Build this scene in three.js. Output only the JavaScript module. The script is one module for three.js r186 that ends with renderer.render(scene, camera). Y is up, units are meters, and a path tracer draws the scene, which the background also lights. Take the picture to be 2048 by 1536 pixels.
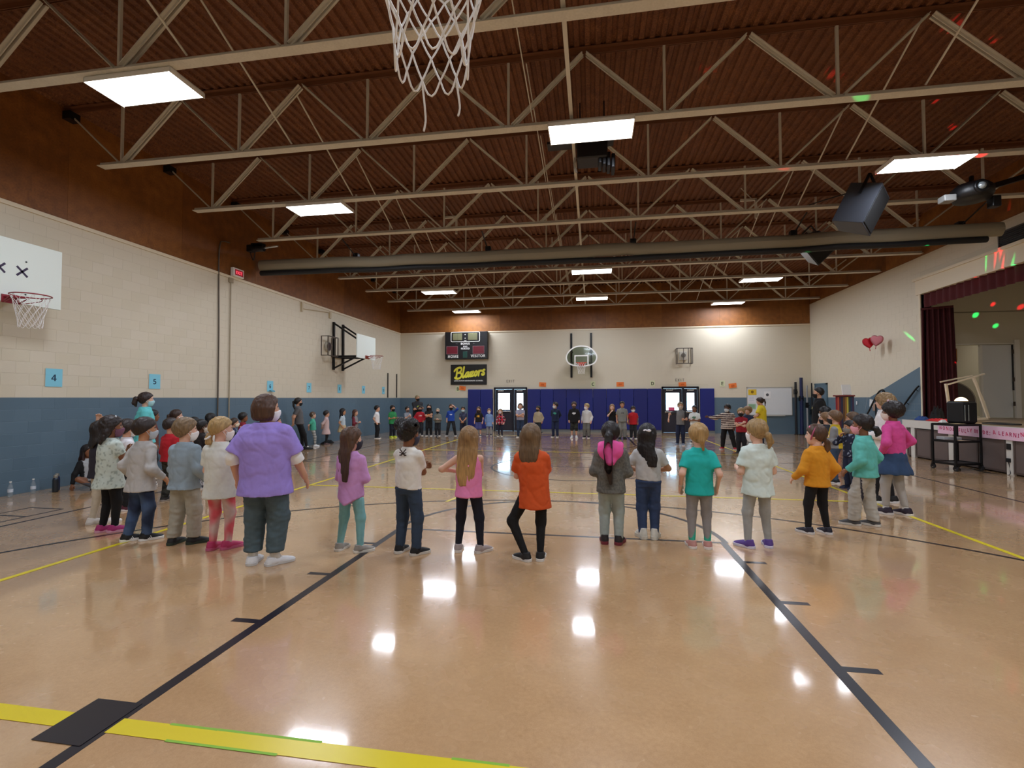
import * as THREE from 'three';
import { RoundedBoxGeometry } from 'three/addons/geometries/RoundedBoxGeometry.js';
import { mergeGeometries } from 'three/addons/utils/BufferGeometryUtils.js';
import { ImprovedNoise } from 'three/addons/math/ImprovedNoise.js';
import { RectAreaLightUniformsLib } from 'three/addons/lights/RectAreaLightUniformsLib.js';

// ---------- camera, sky, exposure ----------
const scene = new THREE.Scene();
const camera = new THREE.PerspectiveCamera(76.35, 2048 / 1536, 0.05, 200);
camera.rotation.order = 'YXZ';
camera.position.set(0, 1.536, 0);
camera.rotation.set(0.029, 0.163, -0.001);
scene.background = new THREE.Color().setRGB(0.46, 0.74, 1.0);
scene.backgroundIntensity = 6.5;
const renderer = new THREE.WebGLRenderer({ antialias: true });
renderer.toneMapping = THREE.LinearToneMapping;
renderer.toneMappingExposure = 1.55;
renderer.shadowMap.enabled = true;
RectAreaLightUniformsLib.init();
const LAMP = 26;                                   // radiance of each ceiling fixture

// ---------- helpers (depth d runs away from the camera: z = -d) ----------
const V = (x, y, d) => new THREE.Vector3(x, y, -d);
let seed = 7;
const rnd = () => { seed = (seed * 1664525 + 1013904223) >>> 0; return seed / 4294967296; };
const noise = new ImprovedNoise();
const N3 = (x, y, z) => noise.noise(x, y, z);
const used = {};
function numbered(name) { const n = used[name] = (used[name] ?? -1) + 1; return n ? `${name}_${String(n).padStart(3, '0')}` : name; }
function merge(list) {
  const flat = list.flat().map((g) => {
    const n = g.index ? g.toNonIndexed() : g;
    for (const k of Object.keys(n.attributes)) if (!['position', 'normal', 'uv'].includes(k)) n.deleteAttribute(k);
    if (!n.attributes.uv) n.setAttribute('uv', new THREE.BufferAttribute(new Float32Array(n.attributes.position.count * 2), 2));
    return n;
  });
  return flat.length === 1 ? flat[0] : mergeGeometries(flat, false);
}
function mesh(name, geo, mat, parent) {
  const m = new THREE.Mesh(Array.isArray(geo) ? merge(geo) : geo, mat);
  m.name = name; m.castShadow = m.receiveShadow = true;
  if (parent) parent.add(m);
  return m;
}
function tag(o, label, category, group, kind) {
  o.userData.label = label; o.userData.category = category;
  if (group) o.userData.group = group;
  if (kind) o.userData.kind = kind;
  return o;
}
function thing(name, label, category, pos = [0, 0, 0], turn = 0, group) {
  const o = new THREE.Group(); o.name = numbered(name); scene.add(o);
  o.position.set(pos[0], pos[1], -pos[2]); o.rotation.y = turn;
  return tag(o, label, category, group);
}
function solo(name, geo, mat, label, category, group, pos) {
  const o = mesh(numbered(name), geo, mat); scene.add(o);
  if (pos) o.position.set(pos[0], pos[1], -pos[2]);
  return tag(o, label, category, group);
}
function struct(name, geo, mat, label) {
  const o = geo ? mesh(numbered(name), geo, mat) : new THREE.Group();
  if (!geo) o.name = numbered(name);
  scene.add(o); o.userData.kind = 'structure';
  if (label) { o.userData.label = label; o.userData.category = name.split('_')[0]; }
  return o;
}
function copyOf(o, pos, turn, label) {
  const c = o.clone(); c.userData = { ...o.userData }; c.name = numbered(o.name.replace(/_\d{3}$/, '')); scene.add(c);
  c.position.set(pos[0], pos[1], -pos[2]); if (turn !== undefined) c.rotation.y = turn;
  if (label) c.userData.label = label;
  return c;
}
// box with metre uv: x0..x1, y0..y1, depth d0..d1
function box(x0, x1, y0, y1, d0, d1) {
  const w = x1 - x0, h = y1 - y0, t = d1 - d0, g = new THREE.BoxGeometry(w, h, t).toNonIndexed();
  const p = g.attributes.position, n = g.attributes.normal, uv = g.attributes.uv;
  const cx = (x0 + x1) / 2, cy = (y0 + y1) / 2, cz = -(d0 + d1) / 2;
  g.translate(cx, cy, cz);
  for (let i = 0; i < p.count; i++) {
    const ax = Math.abs(n.getX(i)), ay = Math.abs(n.getY(i));
    if (ax > .5) uv.setXY(i, p.getZ(i), p.getY(i)); else if (ay > .5) uv.setXY(i, p.getX(i), p.getZ(i)); else uv.setXY(i, p.getX(i), p.getY(i));
  }
  return g;
}
function rbox(x0, x1, y0, y1, d0, d1, r = 0.01, seg = 2) {
  const g = new RoundedBoxGeometry(x1 - x0, y1 - y0, d1 - d0, seg, Math.min(r, (x1 - x0) / 2.01, (y1 - y0) / 2.01, (d1 - d0) / 2.01));
  return g.translate((x0 + x1) / 2, (y0 + y1) / 2, -(d0 + d1) / 2);
}
const UPV = new THREE.Vector3(0, 1, 0);
function orient(g, a, b) {                                      // g runs along y, centred
  const dir = b.clone().sub(a).normalize(), q = new THREE.Quaternion();
  let side = new THREE.Vector3().crossVectors(dir, new THREE.Vector3(0, 0, 1));
  if (side.lengthSq() < 1e-6) side.set(1, 0, 0);
  side.normalize();
  const m = new THREE.Matrix4().makeBasis(side, dir, new THREE.Vector3().crossVectors(side, dir));
  q.setFromRotationMatrix(m);
  return g.applyQuaternion(q).translate((a.x + b.x) / 2, (a.y + b.y) / 2, (a.z + b.z) / 2);
}
const bar = (a, b, w, t = w) => orient(new THREE.BoxGeometry(w, a.distanceTo(b), t), a, b);
const rod = (a, b, r, r2 = r, seg = 8) => orient(new THREE.CylinderGeometry(r2, r, a.distanceTo(b), seg), a, b);
const tube = (pts, r, n = 16, rs = 6, closed = false) => new THREE.TubeGeometry(new THREE.CatmullRomCurve3(pts, closed), n, r, rs, closed);
const lathe = (pts, seg = 24) => new THREE.LatheGeometry(pts.map(([r, y]) => new THREE.Vector2(r, y)), seg);
function extrude(pts, depth, bevel = 0, holes = []) {
  const s = new THREE.Shape(pts.map(([x, y]) => new THREE.Vector2(x, y)));
  for (const h of holes) s.holes.push(new THREE.Path(h.map(([x, y]) => new THREE.Vector2(x, y))));
  return new THREE.ExtrudeGeometry(s, { depth, bevelEnabled: bevel > 0, bevelSize: bevel, bevelThickness: bevel, bevelSegments: 2 });
}

// ---------- textures ----------
function dataTex(w, h, fn, srgb, repeat = 1) {
  const a = new Uint8Array(w * h * 4);
  for (let y = 0; y < h; y++) for (let x = 0; x < w; x++) {
    const c = fn(x / w, y / h, x, y), i = (y * w + x) * 4;
    a[i] = Math.max(0, Math.min(255, c[0])); a[i + 1] = Math.max(0, Math.min(255, c[1])); a[i + 2] = Math.max(0, Math.min(255, c[2])); a[i + 3] = 255;
  }
  const t = new THREE.DataTexture(a, w, h); t.wrapS = t.wrapT = THREE.RepeatWrapping; t.magFilter = THREE.LinearFilter; t.minFilter = THREE.LinearMipmapLinearFilter; t.generateMipmaps = true;
  if (srgb) t.colorSpace = THREE.SRGBColorSpace;
  t.repeat.set(repeat, repeat); t.needsUpdate = true;
  return t;
}
// noise that tiles over the unit square: blend of four shifted samples
function tile(u, v, f, z = 0) {
  const a = (x, y) => N3(x * f, y * f, z);
  return (a(u, v) * (1 - u) * (1 - v) + a(u - 1, v) * u * (1 - v) + a(u, v - 1) * (1 - u) * v + a(u - 1, v - 1) * u * v);
}
function canvasTex(w, h, draw) {
  const c = document.createElement('canvas'); c.width = w; c.height = h;
  draw(c.getContext('2d'), w, h);
  const t = new THREE.CanvasTexture(c); t.colorSpace = THREE.SRGBColorSpace; t.anisotropy = 4;
  return t;
}
const grey = (v) => [v, v, v];
const floorMap = dataTex(1024, 1024, (u, v) => {
  const m = tile(u, v, 5, 1) * 9 + tile(u, v, 23, 2) * 8 + tile(u, v, 160, 3) * 10 + (rnd() - .5) * 9;
  const scuff = tile(u, v, 90, 9) > .5 ? -7 : 0;
  return [197 + m + scuff, 158 + m + scuff, 115 + m * .9 + scuff];
}, true, 1 / 4);
const floorBump = dataTex(512, 512, (u, v) => grey(128 + tile(u, v, 5, 4) * 110 + tile(u, v, 12, 5) * 60), false, 1 / 3);
const floorRough = dataTex(512, 512, (u, v) => grey(66 + tile(u, v, 6, 6) * 30 + tile(u, v, 40, 7) * 16), false, 1 / 3);
const paintBump = dataTex(256, 256, (u, v) => grey(128 + tile(u, v, 40, 8) * 60 + (rnd() - .5) * 50), false, 2);
const plyMap = dataTex(512, 512, (u, v) => {
  const g = tile(u * .6, v, 5, 11) * 26 + tile(u, v, 14, 12) * 24 + tile(u, v, 70, 13) * 18 + (rnd() - .5) * 10;
  return [136 + g, 84 + g * .75, 32 + g * .45];
}, true, 1 / 2.2);
const deckMap = dataTex(512, 1024, (u, v) => {
  const g = tile(u, v, 10, 15) * 20 + tile(u, v, 46, 16) * 26 + tile(u, v, 110, 17) * 30 + (rnd() - .5) * 14;
  return [110 + g * 1.2, 65 + g, 34 + g * .7];
}, true, 1 / 1.6);
const steelMap = dataTex(256, 256, (u, v) => { const g = tile(u, v, 8, 18) * 10 + tile(u, v, 40, 19) * 10; return [206 + g, 201 + g, 186 + g]; }, true, 1);

// ---------- materials ----------
const std = (color, roughness = .8, extra = {}) => new THREE.MeshStandardMaterial({ color, roughness, ...extra });
const M = {
  floor: new THREE.MeshPhysicalMaterial({ map: floorMap, roughness: 1, roughnessMap: floorRough, bumpMap: floorBump, bumpScale: .0008, ior: 1.5, specularIntensity: .7, clearcoat: 1, clearcoatRoughness: .075 }),
  black_line: std(0x1e1a22, .28), yellow_line: std(0xe2cc22, .3), green_tape: std(0x86b82e, .5),
  cream: [0xd9cfb9, 0xdad0bb, 0xd7cdb6].map((c) => std(c, .62, { bumpMap: paintBump, bumpScale: .0006 })),
  blue: [0x5b7282, 0x597080, 0x5d7484].map((c) => std(c, .5, { bumpMap: paintBump, bumpScale: .0006 })),
  cream_flat: std(0xd6ccb5, .65), blue_flat: std(0x5a7181, .5), trim: std(0xe2d4b8, .5),
  ply: [0xffffff, 0xf0ebe6, 0xe6e0da].map((c) => std(c, .55, { map: plyMap })),
  deck: [0xffffff, 0xf2eeea].map((c) => std(c, .75, { map: deckMap })),
  dark: std(0x2a1a10, .9), brown_steel: std(0x6e4226, .6),
  steel: std(0xffffff, .55, { map: steelMap }), conduit: std(0x8f8574, .5, { metalness: .3 }),
  white: std(0xf0eee8, .5), black: std(0x101012, .45), black_metal: std(0x141416, .4, { metalness: .3 }), chrome: std(0xc8c8c8, .25, { metalness: .9 }),
  board: std(0xe4ece4, .45), rim: std(0xb02a20, .4), net: std(0xf2f0ee, .7), orange_rim: std(0xd8482c, .4),
  glass: new THREE.MeshPhysicalMaterial({ color: 0xffffff, roughness: .02, transmission: 1, thickness: 0 }),
  smoked: new THREE.MeshPhysicalMaterial({ color: 0xc4cec6, roughness: .05, transmission: 1, thickness: 0 }),
  pad: [0x121e70, 0x132074, 0x111c6a].map((c) => std(c, .45)),
  door: std(0x2b2a36, .45, { metalness: .2 }), frame: std(0x22222c, .4, { metalness: .3 }),
  maroon: std(0x5a0d12, .8), red: std(0xc81a24, .6),
  grey_tan: std(0x8d8168, .75), vinyl_dark: std(0x17181b, .6),
  stage_panel: std(0x6a5b55, .6), stage_white: std(0xe0dcd2, .55), stage_floor: std(0x9a8264, .35), stage_wall: std(0xc9c2ae, .7),
};

// ================= THE ROOM =================
const XL = -9.143, XR = 9.107, DB = 22.36, DN = -2.6, HW = 4.656, HB = 1.554, DECK = 6.66, CH = HB / 8, BL = 0.392;
// floor with painted court lines
const floorGeo = box(XL - .2, 16.2, -.15, 0, DN - .2, DB + .2);
const floor = struct('floor', floorGeo, M.floor, 'glossy tan vinyl gym floor with painted court lines');
{
  const T = .0008;
  const flat = (pts) => { const s = new THREE.Shape(pts.map(([x, d]) => new THREE.Vector2(x, d))); return new THREE.ExtrudeGeometry(s, { depth: T, bevelEnabled: false }).rotateX(-Math.PI / 2); };
  const line = (x0, d0, x1, d1, w, mat = M.black_line, lift = 0) => {
    const L = Math.hypot(x1 - x0, d1 - d0), nx = -(d1 - d0) / L * w / 2, nd = (x1 - x0) / L * w / 2;
    const m = mesh('court_line', flat([[x0 + nx, d0 + nd], [x0 - nx, d0 - nd], [x1 - nx, d1 - nd], [x1 + nx, d1 + nd]]), mat, floor); m.position.y = lift; return m;
  };
  const arc = (cx, cd, r, a0, a1, w, mat = M.black_line, lift = 0) => {
    const n = Math.max(16, Math.ceil(r * (a1 - a0) / .12)), p = [];
    for (let i = 0; i <= n; i++) { const a = a0 + (a1 - a0) * i / n; p.push([cx + Math.cos(a) * (r + w / 2), cd + Math.sin(a) * (r + w / 2)]); }
    for (let i = n; i >= 0; i--) { const a = a0 + (a1 - a0) * i / n; p.push([cx + Math.cos(a) * (r - w / 2), cd + Math.sin(a) * (r - w / 2)]); }
    const m = mesh('court_line', flat(p), mat, floor); m.position.y = lift; return m;
  };
  const C = -.443, B0 = -.272, FT = .3048, mid = 37 * FT + B0, B1 = 2 * mid - B0;
  for (const s of [1, -1]) {                                      // near end, far end
    const D = (d) => s > 0 ? B0 + d : B1 - d;
    for (const sx of [-1, 1]) {
      line(C + sx * 5.92 * FT, D(0), C + sx * 5.92 * FT, D(19 * FT), .07, M.black_line, .0004);
      for (const k of [11, 14, 17]) line(C + sx * 6 * FT, D(k * FT), C + sx * (6 * FT + .2), D(k * FT), .055);
      if (sx < 0) { const blk = mesh('lane_block', flat([[C + sx * 5.9 * FT, D(7 * FT)], [C + sx * (6 * FT + .23), D(7 * FT)], [C + sx * (6 * FT + .23), D(8 * FT)], [C + sx * 5.9 * FT, D(8 * FT)]]), M.black_line, floor); blk.position.y = .003; }
      line(C + sx * 6.02, D(0), C + sx * 6.02, D(1.6), .05);
    }
    line(C - 6 * FT, D(19 * FT), C + 6 * FT, D(19 * FT), .05);
    arc(C, D(19 * FT), 6 * FT, s > 0 ? 0 : Math.PI, s > 0 ? Math.PI : 2 * Math.PI, .06, M.black_line, .0003);
    arc(C, D(1.6), 6.02, s > 0 ? 0 : Math.PI, s > 0 ? Math.PI : 2 * Math.PI, .05, M.black_line, .0006);
  }
  line(C - 6.58, B0, C - 6.58, B1, .05); line(C + 6.68, B0, C + 6.68, B1, .05);
  line(C - 6.58, mid, C + 6.68, mid, .05); line(C - 6.58, B0, C + 6.68, B0, .05);
  arc(C, mid, 1.8, 0, 2 * Math.PI, .05, M.black_line, .0003);
  line(C - 6.5, 12.43, C + 6.5, 12.43, .04, M.black_line, .0002); line(C - 5, 13.77, C + 5, 13.77, .04, M.black_line, .0002);
  // small game grid beside the left wall
  for (const d of [4.2, 5.3, 5.74]) line(-7.83, d, -7.28, d, .035);
  line(-7.83, 2, -7.83, 5.74, .035); line(-7.28, 2, -7.28, 5.74, .035);
  // volleyball court, yellow
  const y = .0016, w = .06, m2 = M.yellow_line;
  line(C - 4.5, mid - 9, C - 4.5, mid + 9, w, m2, y); line(C + 4.5, mid - 9, C + 4.5, mid + 9, w, m2, y);
  line(C - 7, mid - 9, C - 1.9, mid - 9, .1, m2, y); line(C - 1.78, mid - 9, C + 6.5, mid - 9, .1, m2, y);
  line(C - 4.5, mid + 9, C + 4.5, mid + 9, w, m2, y); line(C - 4.5, mid - 3, C + 4.5, mid - 3, w, m2, y); line(C - 4.5, mid + 3, C + 4.5, mid + 3, w, m2, y);
  line(-2.15, 7.04, -2.08, 7.36, .05, m2, y);
  for (const [x0, x1, dd] of [[-1.97, -1.72, .05], [-1.72, -1.2, .052], [-1.9, -1.35, -.05], [-.6, -.35, .05]]) line(x0, mid - 9 + dd, x1, mid - 9 + dd, .014, M.green_tape, y + .0003);
}

// ---- block walls ----
function blockGeo(w, h, t = .0016, b = .004) {                       // facing +z, base at z = 0
  const x = w / 2, y = h / 2, X = x - b, Y = y - b;
  const P = [[-x, -y, 0], [x, -y, 0], [x, y, 0], [-x, y, 0], [-X, -Y, t], [X, -Y, t], [X, Y, t], [-X, Y, t]];
  const F = [[4, 5, 6, 7], [0, 1, 5, 4], [1, 2, 6, 5], [2, 3, 7, 6], [3, 0, 4, 7]], pos = [], uv = [];
  for (const [a, b2, c, d] of F) for (const i of [a, b2, c, a, c, d]) { pos.push(...P[i]); uv.push(P[i][0], P[i][1]); }
  const g = new THREE.BufferGeometry();
  g.setAttribute('position', new THREE.Float32BufferAttribute(pos, 3)); g.setAttribute('uv', new THREE.Float32BufferAttribute(uv, 2)); g.computeVertexNormals();
  return g;
}
const fullBlock = blockGeo(BL - .002, CH - .002);
// along: distance along the wall; place(s, y) -> Object3D pose; open(s0,s1,y0,y1) true where there is an opening
function blockWall(wall, s0, s1, y1, place, open, single) {
  const rest = { cream: [], blue: [] }; let count = 0;
  const rows = Math.round(y1 / CH);
  for (let r = 0; r < rows; r++) {
    const y0 = r * CH, off = (r % 2) * BL / 2;
    for (let s = s0 - off; s < s1 - .01; s += BL) {
      const a = Math.max(s, s0), b = Math.min(s + BL, s1);
      if (b - a < .03) continue;
      if (open && open(a, b, y0, y0 + CH)) continue;
      const w = b - a, full = w > BL - .002;
      const k = y0 + .01 < HB ? 'blue' : 'cream', mat = M[k][(r * 7 + Math.floor(s * 3) * 5 + 300) % 3];
      const geo = full ? fullBlock : blockGeo(w - .002, CH - .002);
      if (single && single((a + b) / 2) && count < 300) { const m = mesh('block', geo, mat, wall); place(m, (a + b) / 2, y0 + CH / 2); count++; } else { const d = new THREE.Object3D(); place(d, (a + b) / 2, y0 + CH / 2); d.updateMatrix(); rest[k].push(geo.clone().applyMatrix4(d.matrix)); }
    }
  }
  for (const k of ['cream', 'blue']) if (rest[k].length) { const m = mesh(k === 'cream' ? 'cream_blocks' : 'blue_blocks', rest[k], M[k][0], wall); m.userData.kind = 'stuff'; }
}
const wl = struct('wall_left', box(XL - .25, XL, 0, HW, DN, DB + .25), M.cream_flat, 'painted block wall with blue-grey wainscot and white hoop boards');
mesh('painted_joints', box(XL, XL + .0015, 0, HB, DN, DB), M.blue_flat, wl);
blockWall(wl, 3.3, DB, HW, (o, s, y) => { o.position.set(XL + .0015, y, -s); o.rotation.y = Math.PI / 2; }, null, (s) => s > 4.8 && s < 10);
// back wall with two doorways
const DOORS = [[-4.52, -2.97], [3.02, 4.58]], DH = 2.02;
const wb = struct('wall_back', [box(XL - .25, DOORS[0][0], 0, HW, DB, DB + .25), box(DOORS[0][0], DOORS[0][1], DH, HW, DB, DB + .25), box(DOORS[0][1], DOORS[1][0], 0, HW, DB, DB + .25), box(DOORS[1][0], DOORS[1][1], DH, HW, DB, DB + .25), box(DOORS[1][1], XR + .25, 0, HW, DB, DB + .25)], M.cream_flat, 'far block wall with blue pads and two glazed double doors');
mesh('painted_joints', [box(XL, DOORS[0][0] - .05, 0, HB, DB - .0015, DB), box(DOORS[1][1] + .05, XR, 0, HB, DB - .0015, DB)], M.blue_flat, wb);
blockWall(wb, XL, XR, HW, (o, s, y) => { o.position.set(s, y, -DB + .0015); }, (a, b, y0, y1) => DOORS.some(([p, q]) => b > p - .05 && a < q + .05 && y0 < DH + .05));
// right wall with the stage opening
const SO = [4.6, 15.3, .95, 4.43], RT = 5.5;
const wr = struct('wall_right', [box(XR, XR + .25, 0, RT, SO[1], DB + .25), box(XR, XR + .25, SO[3], RT, SO[0], SO[1]), box(XR, XR + .25, 0, RT, DN, SO[0]), box(XR, XR + .25, 0, SO[2], SO[0], SO[1])], M.cream_flat, 'cream block wall beside the stage with blue-grey wainscot');
mesh('painted_joints', box(XR - .0015, XR, 0, HB, 16.2, DB), M.blue_flat, wr);
blockWall(wr, 15.3, DB, RT - .06, (o, s, y) => { o.position.set(XR - .0015, y, -s); o.rotation.y = -Math.PI / 2; }, (a, b, y0) => false);
blockWall(wr, 8, 15.3, RT - .06, (o, s, y) => { o.position.set(XR - .0015, y, -s); o.rotation.y = -Math.PI / 2; }, (a, b, y0) => y0 < 5.0);
{ // wainscot paint that climbs along the stage stairs
  const g = extrude([[-17.95, 1.55], [-15.32, 1.55], [-15.32, 2.42], [-15.44, 2.42]], .009).rotateY(Math.PI / 2);
  g.scale(1, 1, 1); const m = mesh('painted_stair_dado', g, M.blue_flat, wr); m.position.set(XR - .0125, 0, 0); m.scale.z = -1; m.rotation.y = 0; m.position.z = 0;
  m.scale.set(1, 1, 1); m.geometry = new THREE.BufferGeometry();
  const P = [[17.95, 1.55], [15.32, 1.55], [15.32, 2.4], [15.42, 2.4]], x = XR - .011, pos = [];
  for (const i of [0, 1, 2, 0, 2, 3]) pos.push(x, P[i][1], -P[i][0]);
  const edge = [0, 1, 2, 3]; for (const i of edge) { const a = P[i], b = P[(i + 1) % 4]; for (const [q, xx] of [[a, x], [a, XR], [b, XR], [a, x], [b, XR], [b, x]]) pos.push(xx, q[1], -q[0]); }
  m.geometry.setAttribute('position', new THREE.Float32BufferAttribute(pos, 3)); m.geometry.computeVertexNormals(); m.position.set(0, 0, 0);
}
const wn = struct('wall_near', box(XL - .25, XR + .25, 0, DECK, DN - .25, DN), M.cream_flat);
// brown plywood band above the blocks
function panelRow(wall, s0, s1, step, y0, y1, make) { let i = 0; for (let s = s0; s < s1 - .05; s += step) make(s + .002, Math.min(s + step, s1) - .002, y0, y1, M.ply[(i++ * 2 + 1) % 3]); }
const bandL = struct('wall_left_upper', box(XL - .25, XL - .02, HW, DECK + .1, DN, DB + .25), M.dark, 'brown stained plywood band above the left block wall');
panelRow(bandL, DN, DB, 2.44, HW + .02, DECK, (a, b, y0, y1, m) => mesh('plywood_panel', box(XL - .02, XL - .002, y0, y1, a, b), m, bandL));
const bandB = struct('wall_back_upper', box(XL - .25, XR + .25, HW, DECK + .1, DB + .03, DB + .25), M.dark, 'brown stained plywood band above the far block wall');
panelRow(bandB, XL, XR, 2.44, HW + .02, DECK, (a, b, y0, y1, m) => mesh('plywood_panel', box(a, b, y0, y1, DB + .008, DB + .03), m, bandB));
const bandR = struct('wall_right_upper', box(XR + .02, XR + .25, RT, DECK + .1, DN, DB + .25), M.dark, 'brown plywood strip between right wall and roof deck');
panelRow(bandR, DN, DB, 2.44, RT + .01, DECK, (a, b, y0, y1, m) => mesh('plywood_panel', box(XR + .002, XR + .02, y0, y1, a, b), m, bandR));
struct('trim_1', [box(XL, XL + .03, HW - .045, HW + .02, DN, DB), box(XL, XR, HW - .04, HW + .02, DB - .03, DB + .02)], M.trim, 'pale ledge trim between blocks and plywood band');
// corrugated roof deck, ribs running away from the camera
const ceiling = struct('ceiling', box(XL - .25, XR + .25, DECK + .06, DECK + .2, DN - .25, DB + .25), M.dark, 'brown corrugated roof deck');
{
  const pitch = .152, n = 6, W = pitch * n;
  const prof = []; for (let i = 0; i < n; i++) { const x = i * pitch; prof.push([x, 0], [x + .062, 0], [x + .082, .036], [x + .132, .036]); } prof.push([W, 0]);
  const pos = [], uv = [], idx = [];
  const L = DB - DN, segs = 12;
  prof.forEach(([x, y], i) => { for (let k = 0; k <= segs; k++) { pos.push(x, y, -DN - L * k / segs); uv.push(x, L * k / segs); } });
  const S = segs + 1;
  for (let i = 0; i < prof.length - 1; i++) for (let k = 0; k < segs; k++) { const a = i * S + k; idx.push(a, a + S, a + 1, a + 1, a + S, a + S + 1); }
  let g = new THREE.BufferGeometry(); g.setAttribute('position', new THREE.Float32BufferAttribute(pos, 3)); g.setAttribute('uv', new THREE.Float32BufferAttribute(uv, 2)); g.setIndex(idx);
  g = g.toNonIndexed(); g.computeVertexNormals();
  let i = 0;
  for (let x = XL - .05; x < XR + .05; x += W) { const m = mesh('deck_panel', g, M.deck[i++ % 2], ceiling); m.position.set(x, DECK, 0); }
}

// ---- roof trusses ----
const TR = [3.0, 5.05, 7.12, 9.16, 11.17, 13.2, 15.2, 17.2, 19.2, 21.42], HC = 5.555, HT = 6.6;
function makeTruss() {
  const t = thing('roof_truss', 'cream painted steel roof truss with zigzag web under the brown deck', 'truss', [0, 0, 0], 0, 'steel roof trusses');
  const x0 = -8.42, x1 = XR - .01;
  mesh('bottom_chord', [box(x0, x1, HC, HC + .012, -.075, .075), box(x0, x1, HC + .012, HC + .075, -.018, -.008), box(x0, x1, HC + .012, HC + .075, .008, .018)], M.steel, t);
  mesh('top_chord', [box(XL + .02, x1, HT + .042, HT + .054, -.08, .08), box(XL + .02, x1, HT - .02, HT + .042, -.018, -.008), box(XL + .02, x1, HT - .02, HT + .042, .008, .018)], M.brown_steel, t);
  mesh('bearing_bracket', box(XL + .004, XL + .16, HT - .16, HT - .02, -.09, .09), M.black_metal, t);
  const bn = []; for (let k = 0; k < 8; k++) bn.push(-8.0 + 2.26 * k);
  const yb = HC + .06, yt = HT - .01;
  const ang = (a, b, w) => [bar(V(a[0], a[1], -.022), V(b[0], b[1], -.022), w, .012), bar(V(a[0], a[1], .022), V(b[0], b[1], .022), w, .012), bar(V(a[0], a[1], -.045), V(b[0], b[1], -.045), .012, .045), bar(V(a[0], a[1], .045), V(b[0], b[1], .045), .012, .045)];
  for (let k = 0; k < 8; k++) {
    mesh('web_post', [bar(V(bn[k], yb, 0), V(bn[k], yt, 0), .035, .035)], M.steel, t);
    if (k < 7) {
      const m = (bn[k] + bn[k + 1]) / 2, thickLeft = k < 3.5;
      mesh('web_diagonal', ang([bn[k] + .06, yb], [m - .03, yt], thickLeft ? .062 : .034), M.steel, t);
      mesh('web_diagonal', ang([m + .03, yt], [bn[k + 1] - .06, yb], thickLeft ? .034 : .062), M.steel, t);
    }
  }
  mesh('end_rod', rod(V(XL + .1, HT - .08, 0), V(bn[0] - .05, yb, 0), .016), M.steel, t);
  mesh('end_rod', rod(V(XR - .05, HT - .08, 0), V(bn[7] + .05, yb, 0), .02), M.steel, t);
  return t;
}
const truss0 = makeTruss();
TR.forEach((d, i) => { if (!i) truss0.position.z = -d; else copyOf(truss0, [0, 0, d]); });
// sloping braces from the top of one truss to the foot of the next
for (let i = 0; i < TR.length - 1; i++) for (const x of [-4.78, 4.35]) solo('roof_brace', rod(V(0, HT - .03, 0), V(.0, HC + .1, TR[i + 1] - TR[i] - .03), .014), M.steel, 'thin slanted brace bar between two neighbouring roof trusses', 'brace', 'slanted braces between the trusses', [x, 0, TR[i] + .02]);
solo('roof_strut', [bar(V(-.28, HC + .105, 2.9), V(-.28, HC + .105, 21.5), .05, .05)], M.steel, 'long straight strut bar lying across the truss bottoms along the middle of the roof', 'strut');
for (let i = 1; i < TR.length - 1; i++) solo('roof_stay', rod(V(0, HT - .05, 0), V(.1, HC + .1, TR[i + 1] - TR[i]), .009), M.steel, 'very thin stay rod slanting down beside the long middle roof strut', 'stay rod', 'thin stays along the middle of the roof', [-.95, 0, TR[i]]);

// ---- ceiling lamps ----
const lampGlow = new THREE.MeshStandardMaterial({ color: 0xffffff, emissive: 0xffffff, emissiveIntensity: 6, roughness: .4 });
function makeLamp() {
  const t = thing('ceiling_lamp', 'bright white rectangular lamp hung under the roof trusses', 'lamp', [0, 0, 0], 0, 'ceiling lamps');
  const w = 1.24, d = .54;
  mesh('housing', [rbox(-w / 2, w / 2, .03, .066, -d / 2, d / 2, .015), box(-w / 2, -w / 2 + .012, -.01, .05, -d / 2, d / 2), box(w / 2 - .012, w / 2, -.01, .05, -d / 2, d / 2), box(-w / 2, w / 2, 0, .05, -d / 2, -d / 2 + .01), box(-w / 2, w / 2, 0, .05, d / 2 - .01, d / 2)], M.white, t);
  mesh('diffuser', box(-w / 2 + .014, w / 2 - .014, .004, .028, -d / 2 + .012, d / 2 - .012), lampGlow, t);
  for (const x of [-.4, .4]) mesh('hanger', bar(V(x, .064, 0), V(x, .078, 0), .03, .05), M.chrome, t);
  const l = new THREE.RectAreaLight(0xe6efff, LAMP, w - .05, d - .05); l.rotation.x = -Math.PI / 2; l.position.y = -.006; l.name = 'lamp_light'; t.add(l);
  return t;
}
const lamp0 = makeLamp(), LY = 5.485;
[[-5.62, 5.3], [0.0, 7.25], [5.57, 9.18], [-5.6, 9.34], [0, 15.38], [-5.63, 17.5], [5.58, 17.4], [-5.65, 21.6], [0, 19.6], [5.6, 21.5], [5.57, 13.3], [-5.62, 13.4], [0, 3.1], [5.57, 5.1], [-5.6, 1.1], [0, -1.0], [5.57, 1.0]].forEach(([x, d], i) => { if (!i) lamp0.position.set(x, LY, -d); else copyOf(lamp0, [x, LY, d]); });

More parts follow.
